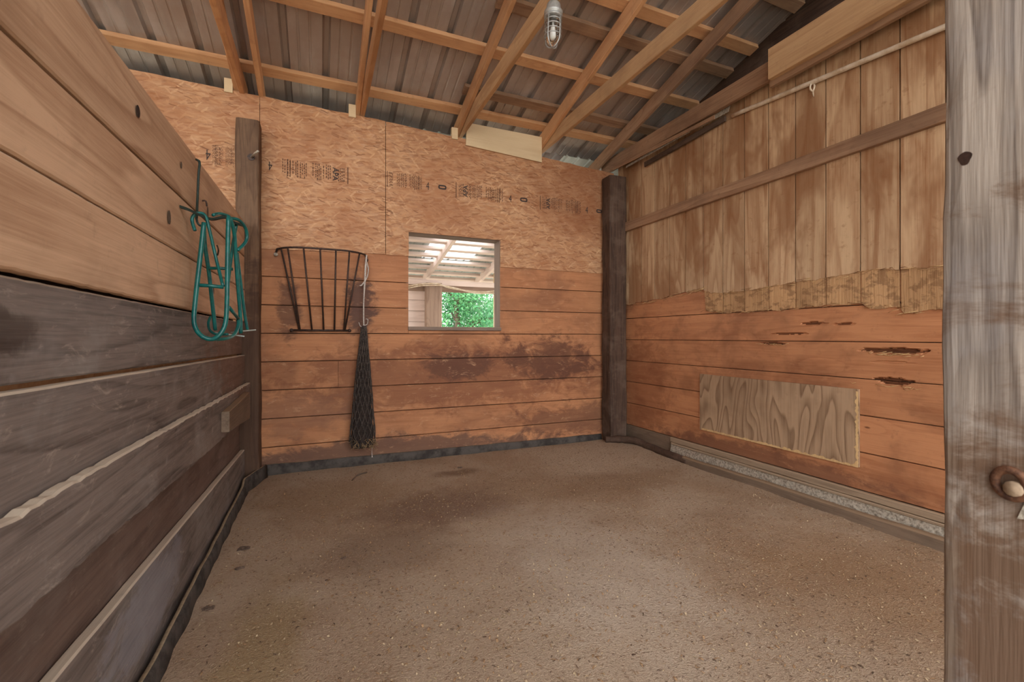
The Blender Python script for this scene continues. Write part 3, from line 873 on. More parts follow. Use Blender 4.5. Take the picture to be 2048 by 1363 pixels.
def truss(X, label, zb, tmat, bmat, lap=0.040, zt=None, wb_=0.140):
    t = thing('roof_truss', label, 'truss', (X, D, zb), 'roof trusses over the stall')
    zt = TCB if zt is None else zt
    y0 = 4.75
    chord('top_chord', t, X, (y0, zt - SL * (y0 - D)), (YR, zt + SL * (D - YR)), 0.135, 0.038, tmat)
    chord('bottom_chord', t, X + lap, (4.50, zb), (YR, zb), wb_, 0.038, bmat)
    return t


truss(-0.655, 'orange lumber truss over the left partition, leftmost of all', zc(2.015), 'rafter', 'rafter')
truss(0.300, 'orange truss meeting the wall above the hay rack and net', zc(2.02), 'rafter', 'rafter')
truss(1.255, 'truss that carries the caged lamp, left of the pale plywood block', zc(2.022), 'rafter', 'chord_pale')
truss(2.180, 'truss with broad pale bottom chord, right of the pale plywood block', zc(2.015), 'rafter', 'chord_pale')
truss(2.99, 'dark aged truss along the right wall with a doubled beam', zc(1.905), 'rafter_old', 'rafter_old', lap=0.085, zt=zc(2.0), wb_=0.15)
rf = thing('single_rafter', 'single orange rafter right of the leftmost truss, above the brown post', 'rafter', (-0.47, D, zc(2.03)))
chord('rafter_board', rf, -0.475, (4.75, TCB - 0.02 - SL * 0.42), (YR, TCB - 0.02 + SL * (D - YR)), 0.13, 0.038, 'rafter')
sb = plank('sister_beam', 3.6, 0.225, 0.045, frame((3.025, 2.30, zc(1.885)), (0, -1, 0), (0, 0, 1)), 'chord_pale', None, jb=0.004, jt=0.004)
tag(sb, 'thick pale beam end fixed to the side of the right truss chord', 'beam')
sb2 = plank('ledger_beam', 3.75, 0.06, 0.035, frame((3.065, 2.32, zc(1.845)), (0, -1, 0), (0, 0, 1)), 'rafter_old', None, jb=0.004)
tag(sb2, 'thin dark lumber strip tucked under the thick pale beam', 'beam')
# heel blocks
for i, (X, lab) in enumerate([(-0.72, 'leftmost truss'), (0.238, 'truss above the hay rack'), (1.193, 'truss carrying the caged lamp')]):
    hb = box('heel_block', (X, D - 0.03, osb_top(X) - 0.03), (X + 0.06, D + 0.01, osb_top(X) + 0.085), 'plypale')
    tag(hb, 'small pale wood block beside the heel of the ' + lab, 'block', 'pale heel blocks')
pb = slab('plywood_block', [(1.335, zc(1.905)), (2.178, zc(1.862)), (2.178, zc(2.13)), (1.345, zc(2.13))], 0.018, Matrix.Translation((0, D - 0.036, 0)), 'plypale', None)
tag(pb, 'pale new plywood block closing the gap between two truss heels', 'plywood')
# conduit, loose lath and flashing at the head of the right wall
pp = tube('conduit_pipe', [(3.135, 0.35, zc(1.60)), (3.14, 1.365, zc(1.695)), (3.145, 2.1, zc(1.77)), (3.15, 2.72, zc(1.835))], 0.0165, 'pvc', None, 12, 4)
tag(pp, 'long white plastic pipe running along the top of the grooved siding', 'pipe')
cl = thing('pipe_clip', 'small white clip hanging under the white pipe', 'clip', (3.14, 2.05, zc(1.70)))
tube('clip_loop', [(3.135, 2.06, zc(1.755)), (3.128, 2.06, zc(1.72)), (3.14, 2.05, zc(1.70)), (3.15, 2.045, zc(1.735)), (3.145, 2.05, zc(1.76))], 0.006, 'pvc', cl, 6, 5)
tube('clip_tail', [(3.14, 2.05, zc(1.705)), (3.142, 2.045, zc(1.66))], [0.007, 0.003], 'pvc', cl, 6)
fs1 = slab('flashing_strip', [(0, 0), (0.9, 0.012), (0.9, 0.05), (0, 0.03)], 0.003, frame((3.06, 4.02, zc(1.835)), (0.02, -1, 0.01), (0.35, 0, 1)), 'steel', None)
tag(fs1, 'bent metal flashing strip in the corner under the right truss', 'flashing')
fs2 = slab('flashing_strip', [(0, 0), (0.30, 0.0), (0.30, 0.06), (0, 0.03)], 0.003, frame((3.10, 3.02, zc(1.858)), (0.02, -1, 0.01), (0.35, 0, 1)), 'steel', None)
tag(fs2, 'short metal flashing piece near the end of the white pipe', 'flashing')
ls = plank('loose_lath', 1.35, 0.035, 0.012, frame((3.02, 4.2, zc(1.862)), (0.05, -1, -0.005), (0, 0, 1)), 'rafter_old', None, jb=0.003)
tag(ls, 'thin loose lath lying along the corner under the right truss', 'lath')
ls = plank('loose_lath', 1.02, 0.05, 0.02, frame((3.13, 3.80, zc(1.782)), (0, -1, 0.03), (0, 0, 1)), 'post_dark', None, jb=0.004)
tag(ls, 'dark wooden strip along the top edge of the grooved siding', 'lath')

# ================================================================== POSTS
def post(name, label, x0, x1, y0, y1, z1, mat, rough=0.006, ch=0.02, lean=0.0):
    n, q = 60, 28
    vs, fs = [], []
    cxx, cyy, hx, hy = (x0 + x1) / 2, (y0 + y1) / 2, (x1 - x0) / 2, (y1 - y0) / 2
    for i in range(n + 1):
        z = z1 * i / n
        for k in range(q):
            a = 2 * math.pi * (k + 0.5) / q
            c, s_ = math.cos(a), math.sin(a)
            e = 0.22
            px = math.copysign(abs(c) ** e, c)
            py = math.copysign(abs(s_) ** e, s_)
            d_ = rough * (mnoise.noise(Vector((px * 2 + cxx * 5, py * 2, z * 3))) + 0.5 * mnoise.noise(Vector((px * 6 + cxx * 5, py * 6, z * 9))))
            vs.append((cxx + px * (hx + d_) + lean * (z / z1), cyy + py * (hy + d_), z - 0.02))
    for i in range(n):
        for k in range(q):
            l = (k + 1) % q
            fs.append((i * q + k, i * q + l, (i + 1) * q + l, (i + 1) * q + k))
    fs.append(tuple(range(q - 1, -1, -1)))
    fs.append(tuple(n * q + k for k in range(q)))
    # stand the mesh so that the grain runs along local x
    M = Matrix(((0, 0, 1, cxx), (0, -1, 0, cyy), (1, 0, 0, 0), (0, 0, 0, 1)))
    Mi = M.inverted()
    o = mk(name, [Mi @ Vector(v) for v in vs], fs, mat, None, M, False)
    tag(o, label, 'post')
    return o


post('wooden_post', 'brown wooden post at the left end of the back wall', -0.618, -0.450, 4.12, 4.30, zc(1.755), 'post_left')
post('wooden_post', 'dark rough post in the corner between back and right walls', 2.935, 3.155, 4.12, 4.295, zc(1.80), 'post_dark', rough=0.010)
post('wooden_post', 'thick weathered grey door post close up at the right', 0.95, 1.10, 0.25, 0.412, 3.2, 'post_near', rough=0.004)

# ================================================================== LIGHT FIXTURE
LT = Vector((1.308, 2.42, zc(2.022)))
lamp = thing('caged_lamp', 'grey jelly-jar lamp with wire cage hanging from a truss', 'lamp', LT)
ML = Matrix.Translation(LT) @ Matrix.Rotation(math.radians(2), 4, 'Y') @ Matrix.Scale(0.88, 4)
lathe('mounting_box', [(0.044, 0.0), (0.048, -0.008), (0.052, -0.045), (0.052, -0.062)], 'cast', lamp, ML)
lathe('collar', [(0.054, -0.050), (0.064, -0.056), (0.064, -0.072), (0.056, -0.076), (0.056, -0.086), (0.063, -0.089), (0.063, -0.098), (0.050, -0.102)], 'cast', lamp, ML)
gp = [(0.046, -0.104)] + [(0.047, -0.104 - 0.13 * i / 6) for i in range(1, 7)] + [(0.047 * math.cos(a), -0.234 - 0.05 * math.sin(a)) for a in [math.pi / 2 * i / 7 for i in range(1, 7)]] + [(0.002, -0.284)]
lathe('glass_globe', gp, 'glass', lamp, ML)
lathe('bulb', [(0.014, -0.106), (0.014, -0.135), (0.030, -0.160), (0.037, -0.200), (0.033, -0.232), (0.015, -0.252), (0.001, -0.255)], 'white_bulb', lamp, ML, 18)
for k in range(4):
    a = math.pi / 2 * k + 0.5
    pts = [(0.056, -0.10), (0.058, -0.16), (0.058, -0.235)] + [(0.058 * math.cos(b), -0.235 - 0.066 * math.sin(b)) for b in [math.pi / 2 * i / 6 for i in range(1, 7)]]
    tube('cage_rib', [ML @ Vector((r * math.cos(a), r * math.sin(a), z)) for r, z in pts], 0.0042, 'cast', lamp, 6)
for z in (-0.125, -0.158, -0.19, -0.225):
    tube('cage_ring', [ML @ Vector((0.058 * math.cos(2 * math.pi * i / 24), 0.058 * math.sin(2 * math.pi * i / 24), z)) for i in range(24)], 0.0034, 'cast', lamp, 6, 0, True)

# ================================================================== HAY RACK
hr = thing('hay_rack', 'black iron wall hay rack with vertical bars', 'hay rack', (0.02, D, zc(0.05)))
def rack_top(t):                       # t in 0..1 across, bowed out from the wall
    x = -0.335 + 0.715 * t
    return Vector((x, D - 0.022 - 0.15 * (1 - (2 * t - 1) ** 4), zc(0.748)))
tube('top_rail', [Vector((-0.345, D - 0.016, zc(0.715)))] + [rack_top(i / 20) for i in range(21)] + [Vector((0.392, D - 0.016, zc(0.715)))], 0.0085, 'black_iron', hr, 8)
tube('bottom_rail', [Vector((-0.225, D - 0.02, zc(0.056))), Vector((0.245, D - 0.02, zc(0.056)))], 0.009, 'black_iron', hr, 8)
for t, xb in [(0.045, -0.165), (0.12, -0.160), (0.29, -0.065), (0.47, 0.030), (0.645, 0.118), (0.80, 0.198), (0.925, 0.205)]:
    tube('bar', [rack_top(t), Vector((xb, D - 0.024, zc(0.058)))], 0.0075, 'black_iron', hr, 8)
for x, z in [(-0.345, 0.700), (0.392, 0.700), (-0.225, 0.056), (0.245, 0.056)]:
    mk('mounting_tab', *tube_geo([(x, D - 0.030, zc(z)), (x, D - 0.012, zc(z))], 0.016, 8), 'steel' if x < -0.3 else 'black_iron', hr, None, True)

# ================================================================== HAY NET
HN = thing('hay_net', 'empty black hay net hanging from the rack on white rope', 'hay net', (0.36, D - 0.09, zc(-1.04)))
prof = [(0.10, 0.020, 0.018), (0.03, 0.028, 0.024), (-0.10, 0.040, 0.032), (-0.25, 0.056, 0.040), (-0.40, 0.070, 0.046), (-0.55, 0.082, 0.052), (-0.70, 0.093, 0.056), (-0.84, 0.108, 0.060), (-0.94, 0.110, 0.060), (-1.00, 0.085, 0.05)]
def netp(z, a, k=1.0):
    pz = sorted(prof)
    for (za, xa, ya), (zb, xb, yb) in zip(pz, pz[1:]):
        if za <= z <= zb:
            t = (z - za) / (zb - za)
            rx, ry = xa + (xb - xa) * t, ya + (yb - ya) * t
    cx_ = 0.362 - 0.010 * (0.1 - z)
    return Vector((cx_ + k * rx * math.cos(a), D - 0.088 + k * ry * math.sin(a), zc(z)))
nz, na = 44, 22
vs, fs = [], []
for i in range(nz + 1):
    z = 0.098 - 1.09 * i / nz
    for k in range(na):
        a = 2 * math.pi * k / na
        fold = 0.80 + 0.10 * math.sin(a * 6 + z * 2) + 0.06 * mnoise.noise(Vector((math.cos(a) * 2, math.sin(a) * 2, z * 14)))
        vs.append(netp(z, a, fold))
for i in range(nz):
    for k in range(na):
        l = (k + 1) % na
        fs.append((i * na + k, i * na + l, (i + 1) * na + l, (i + 1) * na + k))
fs.append(tuple(range(na - 1, -1, -1)))
fs.append(tuple(nz * na + k for k in range(na)))
mk('gathered_netting', vs, fs, 'netcore', HN, None, True)
vs, fs = [], []
ns = 13
for d_ in (-1, 1):
    for s_ in range(ns):
        pts = []
        for i in range(57):
            z = 0.096 - 1.088 * i / 56
            zig = abs(((i / 56 * 15) % 2) - 1)          # strands zigzag to make diamond meshes
            a = 2 * math.pi * (s_ + 0.5 * zig * d_ + 0.06 * mnoise.noise(Vector((s_, i * 0.3, d_)))) / ns
            pts.append(netp(z, a, 1.0 + 0.05 * mnoise.noise(Vector((s_ * 3, i * 0.4, 1)))))
        tube_geo(pts, 0.0040, 5, False, True, vs, fs)
nm = mk('net_strands', vs, fs, 'net', HN, None, True)
nm['kind'] = 'stuff'
vs, fs = [], []
for i in range(90):
    a = random.uniform(math.pi * 0.9, math.pi * 2.1)
    p = netp(random.uniform(-0.985, -0.90), a, 0.95) + Vector((0.01, 0, 0))
    q = p + Vector((random.uniform(-0.04, 0.04), random.uniform(-0.02, 0.0), random.uniform(-0.05, 0.02)))
    tube_geo([p, (p + q) / 2 + Vector((0, -0.006, 0)), q], 0.0018, 4, False, True, vs, fs)
hm = mk('hay_wisps', vs, fs, 'hay', HN, None, True)
hm['kind'] = 'stuff'
for (x, dz) in [(0.010, 0.0), (0.016, 0.1)]:
    tube('rope', [(0.386 + x * 0.4, D - 0.03, zc(0.745)), (0.368 + x, D - 0.045, zc(0.62)), (0.366 + x * 0.6, D - 0.06, zc(0.5)), (0.362, D - 0.075, zc(0.3)), (0.362, D - 0.085, zc(0.09))], 0.0062, 'rope', HN, 7, 6)
tube('rope_end', [(0.382, D - 0.05, zc(0.70)), (0.404, D - 0.05, zc(0.62)), (0.392, D - 0.055, zc(0.54)), (0.350, D - 0.06, zc(0.47)), (0.330, D - 0.062, zc(0.46))], 0.006, 'rope', HN, 7, 6)
tube('rope_loop', [(0.362, D - 0.08, zc(0.10)), (0.392, D - 0.09, zc(0.115)), (0.396, D - 0.09, zc(0.155)), (0.378, D - 0.09, zc(0.16))], 0.0035, 'rope', HN, 6, 6)
tube('rope_loop', [(0.362, D - 0.09, zc(0.09)), (0.332, D - 0.10, zc(0.095)), (0.318, D - 0.10, zc(0.13))], 0.0035, 'rope', HN, 6, 6)
tube('rope_tail', [(0.44, D - 0.05, zc(-0.97)), (0.436, D - 0.045, zc(-1.05)), (0.438, D - 0.05, zc(-1.10))], [0.002, 0.0022, 0.006], 'rope', HN, 6, 5)

# ================================================================== SADDLE RACK
sr = thing('saddle_rack', 'teal tubular steel saddle rack hanging on the left partition', 'saddle rack', P(430, 668, 2.55))
ra = lambda pts, nm, r=0.0095, mt='teal', k=5: tube(nm, [P(p[0], p[1], p[2] * 0.955) for p in pts], r * 0.93, mt, sr, 10, k)
ra([(408, 445, 2.50), (402, 500, 2.49), (394, 570, 2.48), (388, 630, 2.47), (391, 655, 2.46), (404, 672, 2.45), (424, 678, 2.45), (440, 668, 2.45), (451, 645, 2.46), (454, 600, 2.48), (455, 520, 2.50), (457, 432, 2.52)], 'front_loop', 0.0105)
ra([(408, 447, 2.60), (410, 490, 2.62), (418, 545, 2.66), (424, 600, 2.70), (431, 660, 2.74)], 'rear_leg')
ra([(460, 437, 2.54), (468, 462, 2.58), (471, 500, 2.62), (475, 560, 2.66), (480, 620, 2.70), (482, 666, 2.72)], 'rear_leg')
ra([(473, 447, 2.68), (466, 490, 2.66), (459, 540, 2.62), (453, 600, 2.56), (452, 640, 2.52)], 'diagonal_brace', 0.008)
ra([(474, 505, 2.70), (482, 570, 2.76), (489, 625, 2.80), (495, 659, 2.82)], 'rear_leg', 0.008)
ra([(394, 570, 2.485), (420, 571, 2.49), (447, 574, 2.49)], 'cross_bar', 0.009, 'teal', 0)
ra([(417, 536, 2.63), (440, 536, 2.63), (466, 538, 2.64)], 'cross_bar', 0.008, 'teal', 0)
ra([(390, 461, 2.49), (384, 440, 2.50), (390, 428, 2.50), (403, 426, 2.51), (412, 434, 2.52), (419, 460, 2.53), (433, 520, 2.55), (446, 572, 2.49)], 'hook_arm', 0.0075)
ra([(457, 436, 2.54), (478, 440, 2.60), (491, 456, 2.66), (494, 475, 2.68), (488, 488, 2.66), (475, 500, 2.62)], 'hook_arm', 0.0085)
ra([(458, 614, 2.50), (467, 625, 2.58), (476, 636, 2.66)], 'short_brace', 0.008, 'teal', 0)
ra([(424, 678, 2.45), (450, 677, 2.52), (467, 670, 2.60), (476, 652, 2.66), (477, 635, 2.68)], 'bottom_loop', 0.009)
ra([(422, 632, 2.78), (417, 645, 2.76), (420, 660, 2.72), (432, 668, 2.66), (455, 668, 2.60)], 'foot_curl', 0.007)
ra([(426, 430, 2.55), (440, 427, 2.60), (458, 432, 2.66)], 'top_tie', 0.008)
for a, b, nm in [((430, 664, 2.70), (489, 671, 2.72), 'foot_plate'), ((470, 662, 2.76), (512, 658, 2.84), 'foot_plate')]:
    p, q = P(a[0], a[1], a[2] * 0.955), P(b[0], b[1], b[2] * 0.955)
    plank(nm, (q - p).length, 0.035, 0.006, frame(p, q - p, (0, 1, 0)), 'teal_worn', sr, seg=1, ch=0.001)
hb_ = thing('rack_bracket', 'dark flat steel bracket that holds up the teal saddle rack', 'bracket', P(362, 415, 2.42))
pts = smoothpts([P(361, 413, 2.32), P(380, 420, 2.35), P(405, 432, 2.40), P(425, 438, 2.44), P(450, 434, 2.50), P(470, 445, 2.54), P(491, 452, 2.58)], 4)
vs, fs = [], []
for i, p in enumerate(pts):
    vs += [p + Vector((0, -0.013, 0.004)), p + Vector((0, 0.013, 0.006)), p + Vector((0, 0.013, -0.005)), p + Vector((0, -0.013, -0.007))]
for i in range(len(pts) - 1):
    for k in range(4):
        l = (k + 1) % 4
        fs.append((i * 4 + k, i * 4 + l, i * 4 + 4 + l, i * 4 + 4 + k))
fs += [(3, 2, 1, 0), tuple(len(pts) * 4 - 4 + k for k in range(4))]
mk('flat_arm', vs, fs, 'bracket', hb_)
tube('strap', [P(393, 319, 2.55), P(399, 325, 2.52), P(397, 350, 2.51), P(395, 400, 2.49), P(393, 437, 2.42)], 0.006, 'bracket', hb_, 6, 4)
tube('hook_ring', [P(393, 437, 2.42), P(396, 447, 2.42), P(404, 452, 2.42), P(409, 448, 2.42)], 0.005, 'bracket', hb_, 6, 4)

# ---- small iron hooks
hk = thing('bolt_hook', 'grey iron bolt sticking out of the brown wooden post', 'bolt', (-0.50, 4.13, zc(1.44)))
mk('bolt_plate', *tube_geo([(-0.505, 4.135, zc(1.432)), (-0.505, 4.115, zc(1.432))], 0.028, 8), 'black_iron', hk, None, False)
tube('bolt_shank', [(-0.505, 4.12, zc(1.432)), (-0.47, 4.04, zc(1.438)), (-0.442, 3.99, zc(1.44))], 0.009, 'steel', hk, 8)
sn = tube('small_nail_hook', [P(435, 510, 2.95), P(437, 500, 2.9), P(434, 490, 2.9)], 0.004, 'black_iron', None, 6, 4)
tag(sn, 'small bent nail in the pale boards behind the teal rack', 'nail')
sn = tube('small_nail_hook', [(-0.552, 2.72, zc(0.69)), (-0.535, 2.72, zc(0.69)), (-0.53, 2.72, zc(0.665))], 0.004, 'black_iron', None, 6, 3)
tag(sn, 'small nail near the top of the pale board above the teal rack', 'nail')
# ---- ring and latch plate on the near post
rg = thing('iron_ring', 'rusty iron ring fixed to the near grey post', 'ring', (0.95, 0.322, zc(-0.217)))
c0 = Vector((0.938, 0.322, zc(-0.217)))
tube('ring_loop', [c0 + Vector((-0.004 * math.sin(a), 0.017 * math.cos(a), 0.021 * math.sin(a))) for a in [2 * math.pi * i / 24 for i in range(24)]], 0.0062, 'iron_rust', rg, 10, 0, True)
tube('ring_stem', [(0.955, 0.315, zc(-0.225)), (0.93, 0.318, zc(-0.222))], 0.011, 'mould', rg, 10)
lt = slab('latch_plate', [(0, 0), (0.05, 0.012), (0.055, 0.05), (0.012, 0.04)], 0.004, frame((0.945, 0.318, zc(-0.268)), (0, -1, 0), (0, 0, 1)), 'steel', None)
tag(lt, 'pale metal latch plate below the rusty ring on the near post', 'latch')
kv = [(0.9492, 0.378 + 0.0085 * math.cos(t) * (1 + 0.2 * math.sin(3 * t)), zc(0.285) + 0.011 * math.sin(t)) for t in [2 * math.pi * i / 16 for i in range(16)]]
kn = mk('knot', kv + [(0.9488, 0.378, zc(0.285))], [(i, (i + 1) % 16, 16) for i in range(16)], 'knothole')
kn.parent = bpy.data.objects['wooden_post.002']
kn.matrix_parent_inverse = wm(bpy.data.objects['wooden_post.002']).inverted()

# ---- plywood patch on the right wall
pa = thing('plywood_patch', 'weathered plywood patch nailed over the lower right-hand wall boards', 'plywood', (XR, 2.43, zc(-0.84)))
Mp = Matrix(((0, 1, 0, XR - 0.014), (0, 0, 1, 0), (1, 0, 0, 0), (0, 0, 0, 1)))
bot = [(zc(-0.838 + 0.004 * (3.084 - y) / 1.3) + 0.004 * mnoise.noise(Vector((y * 30, 0, 0))), y) for y in [1.775 + 1.309 * i / 60 for i in range(61)]]
slab('patch_sheet', [(zc(-0.336), 3.084), (zc(-0.336), 1.775)] + bot, 0.012, Mp, 'patch', pa)
n = 90
hi = [(zc(-0.822) + 0.020 * max(-0.6, mnoise.noise(Vector((i * 0.33, 3, 1))) + 0.6 * mnoise.noise(Vector((i * 1.3, 3, 7)))) * (0.2 + 0.9 * i / n), 3.06 - 1.28 * i / n) for i in range(n + 1)]
lo = [(zc(-0.8365) + 0.003 * mnoise.noise(Vector((i * 0.9, 8, 1))), 3.06 - 1.28 * i / n) for i in range(n + 1)]
slab('splintered_edge', hi + lo[::-1], 0.002, Matrix(((0, 1, 0, XR - 0.0155), (0, 0, 1, 0), (1, 0, 0, 0), (0, 0, 0, 1))), 'plyraw', pa)
rt = [(zc(-0.35) - 0.48 * i / 60, 1.792 + 0.020 * mnoise.noise(Vector((i * 0.3, 5, 5))) + 0.008 * mnoise.noise(Vector((i * 1.1, 5, 9)))) for i in range(61)]
lf = [(zc(-0.35) - 0.48 * i / 60, 1.779 + 0.006 * mnoise.noise(Vector((i * 0.5, 9, 5)))) for i in range(61)]
slab('splintered_edge', rt + lf[::-1], 0.002, Matrix(((0, 1, 0, XR - 0.0157), (0, 0, 1, 0), (1, 0, 0, 0), (0, 0, 0, 1))), 'plyraw', pa)

# ================================================================== STAMPS ON THE STRAND BOARD
def text_mesh(body, size, bold=False):
    cu = bpy.data.curves.new('print', 'FONT')
    cu.body = body
    cu.size = size
    cu.align_x = 'CENTER'
    cu.align_y = 'CENTER'
    if bold:
        cu.offset = size * 0.02
    ob = bpy.data.objects.new('print', cu)
    C.objects.link(ob)
    bpy.context.view_layer.update()
    me = bpy.data.meshes.new_from_object(ob.evaluated_get(bpy.context.evaluated_depsgraph_get()))
    bpy.data.objects.remove(ob)
    bpy.data.curves.remove(cu)
    return me


def put_text(body, size, x, z, ang, parent, mat='ink', bold=False, sx=1.0, yy=D - 0.0178):
    me = text_mesh(body, size, bold)
    me.materials.clear()
    me.materials.append(MAT[mat])
    M = Matrix.Translation((x, yy, z)) @ Matrix.Rotation(math.pi / 2, 4, 'X') @ Matrix.Rotation(ang, 4, 'Z') @ Matrix.Diagonal((sx, 1, 1, 1))
    return link('stamped_print', me, parent, M)


def bars(rects, parent, mat='ink', yy=D - 0.0176):
    vs, fs = [], []
    for (x0, z0, x1, z1) in rects:
        b = len(vs)
        vs += [(x0, yy, z0), (x1, yy, z0), (x1, yy, z1), (x0, yy, z1)]
        fs.append((b, b + 1, b + 2, b + 3))
    o = mk('stamped_print', vs, fs, mat, parent)
    o['kind'] = 'stuff'
    return o


def stamp(x0, x1, z, h, flip, parent, seed, apa=True, four=True, oval=None):
    """one grade stamp: columns of sideways print between x0 and x1 centred at height z"""
    r = random.Random(seed)
    L = x1 - x0
    X = lambda t: x0 + L * (1 - t if flip else t)
    rects = []
    col = lambda t, w, a, b: rects.append((min(X(t), X(t + w)), z + h * a, max(X(t), X(t + w)), z + h * b))
    col(0.0, 0.012, -0.5, 0.5)
    for t in [0.05 + 0.022 * i for i in range(4)]:           # faint small print
        zz = -0.4
        while zz < 0.35:
            w = r.uniform(0.05, 0.14)
            col(t, 0.012, zz, min(0.5, zz + w))
            zz += w + r.uniform(0.04, 0.1)
    t = 0.22
    while t < 0.80:
        if 0.44 < t < 0.50:
            t += 0.03
            continue
        zz = -0.5 + r.uniform(0, 0.25)
        while zz < 0.42:
            w = r.uniform(0.03, 0.16)
            col(t, 0.011, zz, min(0.5, zz + w))
            zz += w + r.uniform(0.03, 0.07)
        t += r.choice((0.020, 0.024, 0.034))
    col(0.70, 0.006, -0.5, 0.5)
    col(0.735, 0.006, -0.5, 0.5)
    bars(rects, parent)
    ang = -math.pi / 2 if flip else math.pi / 2
    if apa:
        put_text('APA', h * 0.42, X(0.165), z, ang, parent, 'inkdark', True, 1.0)
    if four:
        put_text('4', h * 0.72, X(0.93), z - (0.02 if not flip else 0), math.pi if flip else 0.0, parent, 'inkdark', False, 0.6)
    if oval:
        ox, w, hh = oval
        n = 20
        vs = []
        for k in range(n):
            a = 2 * math.pi * k / n
            c, s_ = math.cos(a), math.sin(a)
            px, pz = math.copysign(abs(c) ** 0.6, c), math.copysign(abs(s_) ** 0.6, s_)
            vs += [(ox + px * w / 2, D - 0.0179, z + pz * hh / 2 - 0.01), (ox + px * (w / 2 - 0.014), D - 0.0179, z + pz * (hh / 2 - 0.014) - 0.01)]
        fs = [(2 * k, 2 * ((k + 1) % n), 2 * ((k + 1) % n) + 1, 2 * k + 1) for k in range(n)]
        mk('stamped_print', vs, fs, 'inkdark', parent)


stamp(-0.85, -0.60, zc(1.475), 0.17, True, sheetA, 1, apa=False)
stamp(-0.435, 0.235, zc(1.450), 0.15, True, sheetB, 2)
stamp(0.575, 0.985, zc(1.470), 0.15, False, sheetC, 3, apa=False, oval=(1.10, 0.082, 0.045))
stamp(1.235, 1.865, zc(1.452), 0.15, False, sheetC, 4, oval=(1.975, 0.085, 0.045))
stamp(2.165, 2.795, zc(1.435), 0.15, False, sheetC, 5, oval=(2.915, 0.075, 0.042))

# ================================================================== FLOOR LITTER
def chips(vs, fs, fm, mi, n_, lmin, lmax, wr_, dens):
    c = 0
    while c < n_:
        x = random.uniform(XL + 0.08, XR - 0.1)
        y = random.uniform(0.25, D - 0.06)
        if not dens(x, y) or (0.9 < x < 1.16 and y < 0.47) or (y > 4.05 and (x > 2.88 or x < -0.42)):
            continue
        c += 1
        a = random.uniform(0, math.pi * 2)
        l = random.uniform(lmin, lmax)
        w = l * random.uniform(*wr_)
        z = floor_h(x, y) + 0.0015
        dx, dy = math.cos(a), math.sin(a)
        b = len(vs)
        lift = l * random.uniform(0.05, 0.3)
        vs += [(x - dx * l / 2 - dy * w, y - dy * l / 2 + dx * w, z), (x - dx * l / 2 + dy * w, y - dy * l / 2 - dx * w, z),
               (x + dy * w * 1.1, y - dx * w * 1.1, z + lift), (x - dy * w * 1.1, y + dx * w * 1.1, z + lift),
               (x + dx * l / 2 + dy * w * 0.7, y + dy * l / 2 - dx * w * 0.7, z + lift * 0.4), (x + dx * l / 2 - dy * w * 0.7, y + dy * l / 2 + dx * w * 0.7, z + lift * 0.4)]
        fs += [(b, b + 1, b + 2, b + 3), (b + 3, b + 2, b + 4, b + 5)]
        fm += [mi, mi]


dn = lambda k, th: (lambda x, y: mnoise.noise(Vector((x * 1.4, y * 1.4, k))) + random.uniform(-0.5, 0.5) > th)
vs, fs, fm = [], [], []
chips(vs, fs, fm, 0, 9000, 0.004, 0.016, (0.10, 0.25), dn(3, -0.1))
chips(vs, fs, fm, 1, 7000, 0.006, 0.022, (0.08, 0.2), dn(9, -0.2))
chips(vs, fs, fm, 2, 2300, 0.004, 0.016, (0.08, 0.25), dn(21, 0.05))
o = mk('wood_shavings', vs, fs, None, None, None, False, ['chip_light', 'chip_mid', 'chip_dark'], fm)
o['kind'] = 'stuff'
tag(o, 'pale wood shavings and dark specks scattered over the stall floor', 'shavings')


def on_floor(u, v):
    x = (u - CX) / FPX
    d = Vector((SN + x * CS, CS - x * SN, (HOR - v) / FPX))
    d = d * (-EYE / d.z)
    return d.x, d.y


def clod(u, v, size, label, seed):
    x, y = on_floor(u, v)
    n, q = 10, 16
    vs, fs = [], []
    r = random.Random(seed)
    for i in range(n + 1):
        th = math.pi * i / n
        for k in range(q):
            a = 2 * math.pi * k / q
            d_ = Vector((math.sin(th) * math.cos(a), math.sin(th) * math.sin(a), math.cos(th)))
            s_ = 1 + 0.6 * mnoise.noise(d_ * 2.2 + Vector((seed * 7, 0, 0))) + 0.4 * mnoise.noise(d_ * 6 + Vector((seed * 3, 0, 0)))
            vs.append(Vector((x + d_.x * size * s_, y + d_.y * size * 0.6 * s_, floor_h(x, y) + size * 0.12 + d_.z * size * 0.28 * s_)))
    for i in range(n):
        for k in range(q):
            l = (k + 1) % q
            fs.append((i * q + k, (i + 1) * q + k, (i + 1) * q + l, i * q + l))
    o = mk('manure_clod', vs, fs, 'clod', None, None, False)
    tag(o, label, 'clod', 'clods of dirt on the floor')


clod(487, 1099, 0.030, 'largest dark clod on the floor, nearest the left partition', 1)
clod(478, 1137, 0.022, 'dark flat clod just in front of the largest clod', 2)
clod(416, 1216, 0.024, 'crumbled dark clod nearest the camera by the left partition', 3)
clod(687, 1114, 0.014, 'small dark clod on the floor below the hay net', 4)
clod(920, 934, 0.022, 'flat brown clod on the floor near the back wall under the window', 5)
clod(655, 1160, 0.010, 'tiny dark crumb in front of the small clod below the net', 6)
tw = tube('twig', [Vector((*on_floor(704, 963), 0.012)), Vector((*on_floor(716, 953), 0.016)), Vector((*on_floor(734, 947), 0.014))], [0.004, 0.006, 0.005], 'bark', None, 6, 4)
tag(tw, 'brown twig lying on the floor below the hay net', 'twig')

# ================================================================== LEAN-TO BEYOND THE WINDOW
YF2 = 8.5
LS = 0.185
lrz = lambda y: zc(1.14) + LS * (YF2 - y)          # underside of the lean-to rafters
wf = struct('wall_far', (2.5, YF2, 0))
